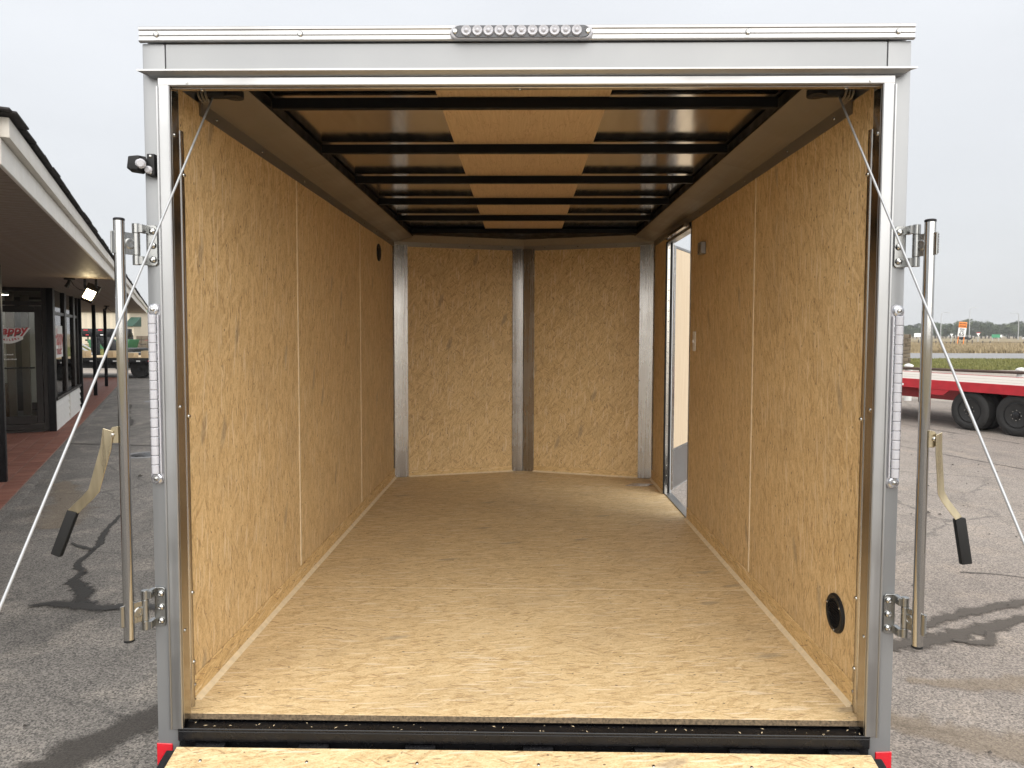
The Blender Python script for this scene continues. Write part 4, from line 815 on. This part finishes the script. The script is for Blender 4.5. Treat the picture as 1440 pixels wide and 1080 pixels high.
# small far signs and traffic
def far_sign(name, x, y, w, h, z0, mat, label, tri=False):
    o = empty(name, (x, y, 0), label, 'sign'); d = .06
    poly = [(-w/2, h), (w/2, h), (0, 0)] if tri else [(-w/2, 0), (w/2, 0), (w/2, h), (-w/2, h)]
    part('panel', MB().prism(poly, lambda a, b: (x+a, y-d, z0+b), lambda a, b: (x+a, y, z0+b)), mat, o)
    for s in ((0,) if tri or w < 1.5 else (-w*.35, w*.35)): bx('leg', (x+s-.07, x+s+.07, y+.002, y+.12, 0, z0+h*.7), GALV, o, 0)
    return o
far_sign('road_sign', 137, 250, 2.3, 1.3, 1.2, WSIGN, 'blank white rectangular sign on the far field at left')
yl = far_sign('yield_sign', 127, 201, 1.25, 1.1, 1.5, WSIGN, 'white and red triangular yield sign right of the work zone sign', True)
part('border', MB().prism([(-.62, 1.1), (.62, 1.1), (.5, .9), (-.5, .9)], lambda a, b: (127+a, 200.92, 1.5+b), lambda a, b: (127+a, 200.935, 1.5+b)), REDP, yl)
far_sign('yield_sign', 119, 200, .9, .8, 1.4, WSIGN, 'small white sign seen just left of the work zone sign', True)
gs = far_sign('guide_sign', 164, 250, 2.9, 1.15, 1.0, simple('green_sign_sheeting', (.02, .22, .10), .4), 'green guide sign with white edge before the far trees')
bx('panel_edge', (165.5, 166.1, 249.9, 249.95, 1.2, 2.0), WSIGN, gs, 0)
def car(x, y, mat, label):
    o = empty('car', (x, y, 0), label, 'car')
    part('body', MB().prism([(-2.2, .35), (2.2, .35), (2.25, .75), (1.5, .9), (.9, 1.4), (-1.0, 1.42), (-1.8, .95), (-2.2, .85)], lambda a, b: (x+a, y-.85, b), lambda a, b: (x+a, y+.85, b)), mat, o, .08)
    part('window', MB().prism([(-1.5, .95), (1.2, .95), (.8, 1.32), (-.95, 1.34)], lambda a, b: (x+a, y-.87, b), lambda a, b: (x+a, y-.855, b)), BLACKS, o)
    for q in (-1.35, 1.35): wheel('wheel', (x+q, y-.72, .33), (0, -1, 0), .33, .2, o, None, False)
car(184, 262, WSIGN, 'white car on the far road at the right edge'); car(160.5, 262, BLACKM, 'dark car on the far road under the green sign')
# tree line
b = NB('far_foliage'); v = b.co(); n1 = b.noise(v, .5, 3); r_ = b.rand()
LEAF = b.set(col=b.mix(b.rng(n1, .3, .7), b.mix(r_, (.045, .068, .034), (.075, .095, .045)), b.mix(r_, (.075, .10, .048), (.115, .13, .06))), rough=.7, spec=.2)
BARK = simple('bark', (.07, .055, .04), .9, var=.3)
def tree_mesh(seed, n=1500):
    r = random.Random(seed); tb = MB().tube([(0, 0, 0), (.1, 0, 2.2), (.2, .1, 4.5), (0, 0, 7)], [.28, .22, .15, .05], 7)
    cl = []
    for _ in range(16):
        a = r.random()*6.283; z = r.uniform(2.4, 8.6); rr = (1-abs((z-5.2)/5.2)**2)*3.4*r.uniform(.35, 1)
        cl.append((Vector((math.cos(a)*rr, math.sin(a)*rr, z)), r.uniform(.9, 1.9)))
    for c, s in cl[:9]: tb.tube([(.1, .05, 2+r.random()*2), tuple(c*.6+Vector((0, 0, 1.2))), tuple(c)], [.12, .07, .03], 5)
    v = []; f = []
    for k in range(n):
        c, s = cl[r.randrange(len(cl))]; d = Vector((r.gauss(0, 1), r.gauss(0, 1), r.gauss(0, .8))).normalized()*s*r.uniform(.55, 1.05)
        p = c+d; q = r.uniform(.16, .38); e1 = Vector((r.gauss(0, 1), r.gauss(0, 1), r.gauss(0, 1))).normalized()*q; e2 = e1.orthogonal().normalized()*q*r.uniform(.5, 1)
        o = len(v); v += [tuple(p-e1), tuple(p-e2*.8), tuple(p+e1), tuple(p+e2)]; f.append((o, o+1, o+2, o+3))
    cm = bpy.data.meshes.new('crown'); cm.from_pydata(v, [], f); cm.materials.append(LEAF)
    tm, _ = mesh_obj('trunk', tb, BARK, center=False); return tm, cm
TM = [tree_mesh(s) for s in range(6)]
def top(px): return 451-8*math.exp(-((px-1357)/17)**2)-4*math.exp(-((px-1300)/14)**2)-4*math.exp(-((px-1385)/5)**2)-6.5*math.exp(-((px-1412)/14)**2)-6*math.exp(-((px-1445)/16)**2)
k = 0
for row, Y in enumerate((405, 425, 450)):
    px = 1205+row*3
    while px < 1540:
        x = (px-737)/1000*Y*1.0; h = max(5, (471-top(px))*Y/1000*rnd.uniform(.80, 1.04)*(1 if row else .82)); s = h/9.6
        o = empty('tree', (x, Y+rnd.uniform(-6, 6), 0), 'dark green tree in the distant line beyond the dry field', 'tree', 'trees on the horizon', rz=rnd.random()*6.28, local=True); o.scale = (s*rnd.uniform(1.05, 1.35),)*2+(s,)
        tm, cm = TM[rnd.randrange(6)]; shared('trunk', tm, o, (0, 0, 0)); shared('crown', cm, o, (0, 0, 0)); px += rnd.uniform(7, 12)
# ------------------------------------------------------------------ left distance
FB = empty('flatbed_trailer', (-15, 27, 0), 'black flatbed trailer with fresh plank deck beyond the canopy posts', 'trailer')
FRESH = NB('fresh_pine_plank'); _b = FRESH; FRESH = _b.set(col=_b.mix(_b.noise(_b.map(_b.co(), (1, 9, 9)), 3., 4), (.50, .37, .22), (.66, .52, .33)), rough=.7)
for k in range(8): bx('deck_plank', (-19.5, -9.5, 27.0+k*.3, 27.29+k*.3, .76, .81), FRESH, FB, .004)
bx('side_rail', (-19.6, -9.4, 26.93, 26.995, .56, .785), BLACKS, FB, .004); bx('end_rail', (-9.395, -9.33, 26.93, 29.4, .56, .80), BLACKS, FB, .004); bx('main_beam', (-19.4, -9.6, 27.6, 27.75, .36, .75), BLACKS, FB); bx('main_beam', (-19.4, -9.6, 28.6, 28.75, .36, .75), BLACKS, FB)
REDT = simple('red_reflective_tape', (.5, .02, .03), .35)
for k in range(22): bx('reflective_tape', (-19.3+k*.45, -19.15+k*.45, 26.925, 26.9295, .64, .69), REDT if k % 2 else TAPE, FB, 0)
for x in (-14.75, -13.85):
    for y in (27.15, 29.2): wheel('wheel', (x, y, .36), (0, -1, 0), .36, .22, FB, None, False)
for k, (x, lb) in enumerate([(-17.0, 'wood block on the black flatbed seen left of the canopy posts'), (-15.95, 'wood block on the black flatbed seen between the canopy posts'), (-15.15, 'low wood block on the black flatbed seen beside the lock bar tube'), (-14.55, 'wood block on the black flatbed above its wheel')]):
    tag(bx('wood_block', (x-.16, x+.16, 27.1, 27.45, .812, .812+(.17 if k == 2 else .24)), FRESH, None, .01), lb, 'wood block', 'blocks on the black flatbed')
def gooseneck(x, y, label):
    o = empty('gooseneck_trailer', (x, y, 0), label, 'trailer'); L = lambda *q: (x+q[0], x+q[1], y+q[2], y+q[3], q[4], q[5])
    bx('upper_frame', L(-2.6, .8, 0, .25, 1.55, 1.95), BLACKS, o, .02); bx('upper_frame', L(-2.6, .8, 1.6, 1.85, 1.55, 1.95), BLACKS, o, .02); bx('cross_beam', L(.3, .8, .252, 1.598, 1.60, 1.90), BLACKS, o, .02)
    part('neck', MB().prism([(.1, 1.55), (.75, 1.55), (1.35, .8), (1.35, .45), (.95, .45)], lambda a, b: (x+a, y, b), lambda a, b: (x+a, y+.25, b)), BLACKS, o, .01)
    part('leg', MB().box(x-.15, x+.1, y+.05, y+.3, .0, 1.55), BLACKS, o, .01); part('brace', MB().tube([(x-1.6, y+.1, 1.55), (x-.1, y+.1, .7)], .05, 6), GALV, o)
    bx('lower_frame', L(1.0, 2.6, 0, 1.85, .55, .8), BLACKS, o, .02)
    for q in (-2.3, -1.5, -.5, .2):
        bx('reflector', L(q, q+.20, -.012, -.002, 1.85, 1.90), REDT, o, 0); bx('reflector', L(q+.1, q+.24, -.012, -.002, 1.63, 1.67), REDT if q < 0 else TAPE, o, 0)
    for q in (1.3, 2.2): wheel('wheel', (x+q, y-.1, .38), (0, -1, 0), .38, .24, o, None, False)
gooseneck(-20.4, 33.5, 'nearest black gooseneck trailer with red reflectors behind the flatbed'); gooseneck(-26.6, 43.5, 'second black gooseneck trailer behind the nearest one')
GRN = simple('green_steel', (.025, .135, .055), .5, var=.15)
GB = empty('steel_bin', (-43, 74, 0), 'long green open steel bin on the grass', 'bin')
part('bin_wall', MB().prism([(-44.9, .1), (-41.1, .1), (-40.8, 1.1), (-45.2, 1.1)], lambda a, b: (a, 73, b), lambda a, b: (a, 75, b)), GRN, GB, .02)
for x in (-44.4, -43.5, -42.6, -41.7): bx('rib', (x-.05, x+.05, 72.93, 72.998, .12, 1.05), GRN, GB)
bx('skid', (-44.6, -41.3, 73.2, 73.5, 0, .1), BLACKS, GB)
SB = empty('stone_pallets', (-42, 78, 0), 'stack of brown wrapped stone bundles right of the green bin', 'pallet stack')
for i in range(2):
    for j in range(3): bx('bundle', (-42.6+i*.62, -42.0+i*.62, 77.6, 78.4, .05+j*.48, .49+j*.48), STONE, SB, .05)
BEIGE = NB('beige_metal_wall'); _b = BEIGE; BEIGE = _b.set(col=_b.mix(_b.rng(_b.math('FRACT', _b.math('MULTIPLY', _b.sep(_b.co())[0], 1.1)), .42, .5), (.52, .46, .36), (.46, .41, .32)), rough=.6)
DKG = simple('dark_green_metal', (.012, .05, .03), .6)
BB = empty('warehouse', (-75, 112, 0), 'long beige metal warehouse behind the parked trailers', 'building')
bx('wall', (-96, -62.5, 112, 130, 0, 5.2), BEIGE, BB, 0); part('roof', MB().prism([(-96.5, 5.2), (-62.0, 5.2), (-79, 7.4)], lambda a, b: (a, 111.5, b), lambda a, b: (a, 130.5, b)), GRN, BB)
part('awning', MB().prism([(112, 4.3), (109.6, 2.9), (109.6, 2.8), (112, 2.8)], lambda a, b: (-62.2, a, b), lambda a, b: (-60.6, a, b)), DKG, BB); bx('lean_to', (-62.1, -60.7, 110, 111.9, 0, 2.78), BEIGE, BB, 0)
GSH = empty('shed', (-68, 128, 0), 'small dark green shed right of the warehouse', 'shed'); bx('wall', (-69.6, -66.6, 128, 132, 0, 3.1), simple('dark_green_wall', (.03, .075, .055), .6), GSH, 0); bx('roof', (-69.8, -66.4, 127.8, 132.2, 3.1, 3.3), GRN, GSH); bx('window', (-67.8, -67.1, 127.95, 127.998, 1.2, 2.1), WSIGN, GSH, 0)
mp_ = part('mast', MB().tube([(-64.2, 120, 0), (-64.2, 120, 6.8)], [.08, .04], 6), GALV); tag(mp_, 'thin tall pole standing between the warehouse and the shed', 'pole')
def equipment(x, y, label):
    o = empty('equipment_trailer', (x, y, 0), label, 'trailer'); bx('deck', (x-3, x+3, y, y+2.2, .75, .95), BLACKS, o, .02); bx('main_beam', (x-3, x+3, y+.5, y+.65, .5, .745), BLACKS, o)
    for q in (-1.2, -.2): wheel('wheel', (x+q, y-.15, .4), (0, -1, 0), .4, .25, o, None, False)
    for q in (-2.7, 2.4): bx('stake', (x+q, x+q+.12, y, y+.1, .96, 1.75), BLACKS, o); 
    bx('reflector', (x-1, x-.6, y-.02, y-.004, .82, .9), REDT, o, 0); bx('tool_box', (x+1.4, x+2.6, y+.4, y+1.2, .951, 1.5), BLACKS, o, .02)
for x, y, l in [(-53.0, 90, 'black equipment trailer parked before the beige warehouse, left one'), (-46.2, 88, 'black equipment trailer behind the stone bundles'), (-58.5, 86, 'black equipment trailer furthest left before the warehouse')]: equipment(x, y, l)

# ------------------------------------------------------------------ damp air over the fields
b = NB('haze_air'); b.t.nodes.remove(b.b); pv = b.n('VolumePrincipled'); pv.inputs['Density'].default_value = .00042; pv.inputs['Color'].default_value = (.92, .94, .97, 1); pv.inputs['Anisotropy'].default_value = .2
b.t.links.new(pv.outputs[0], b.out.inputs['Volume'])
struct(part('haze', MB().box(-6100, 6100, -3100, 9100, -1.1, 16.5), b.m, smooth=0), 'stuff')
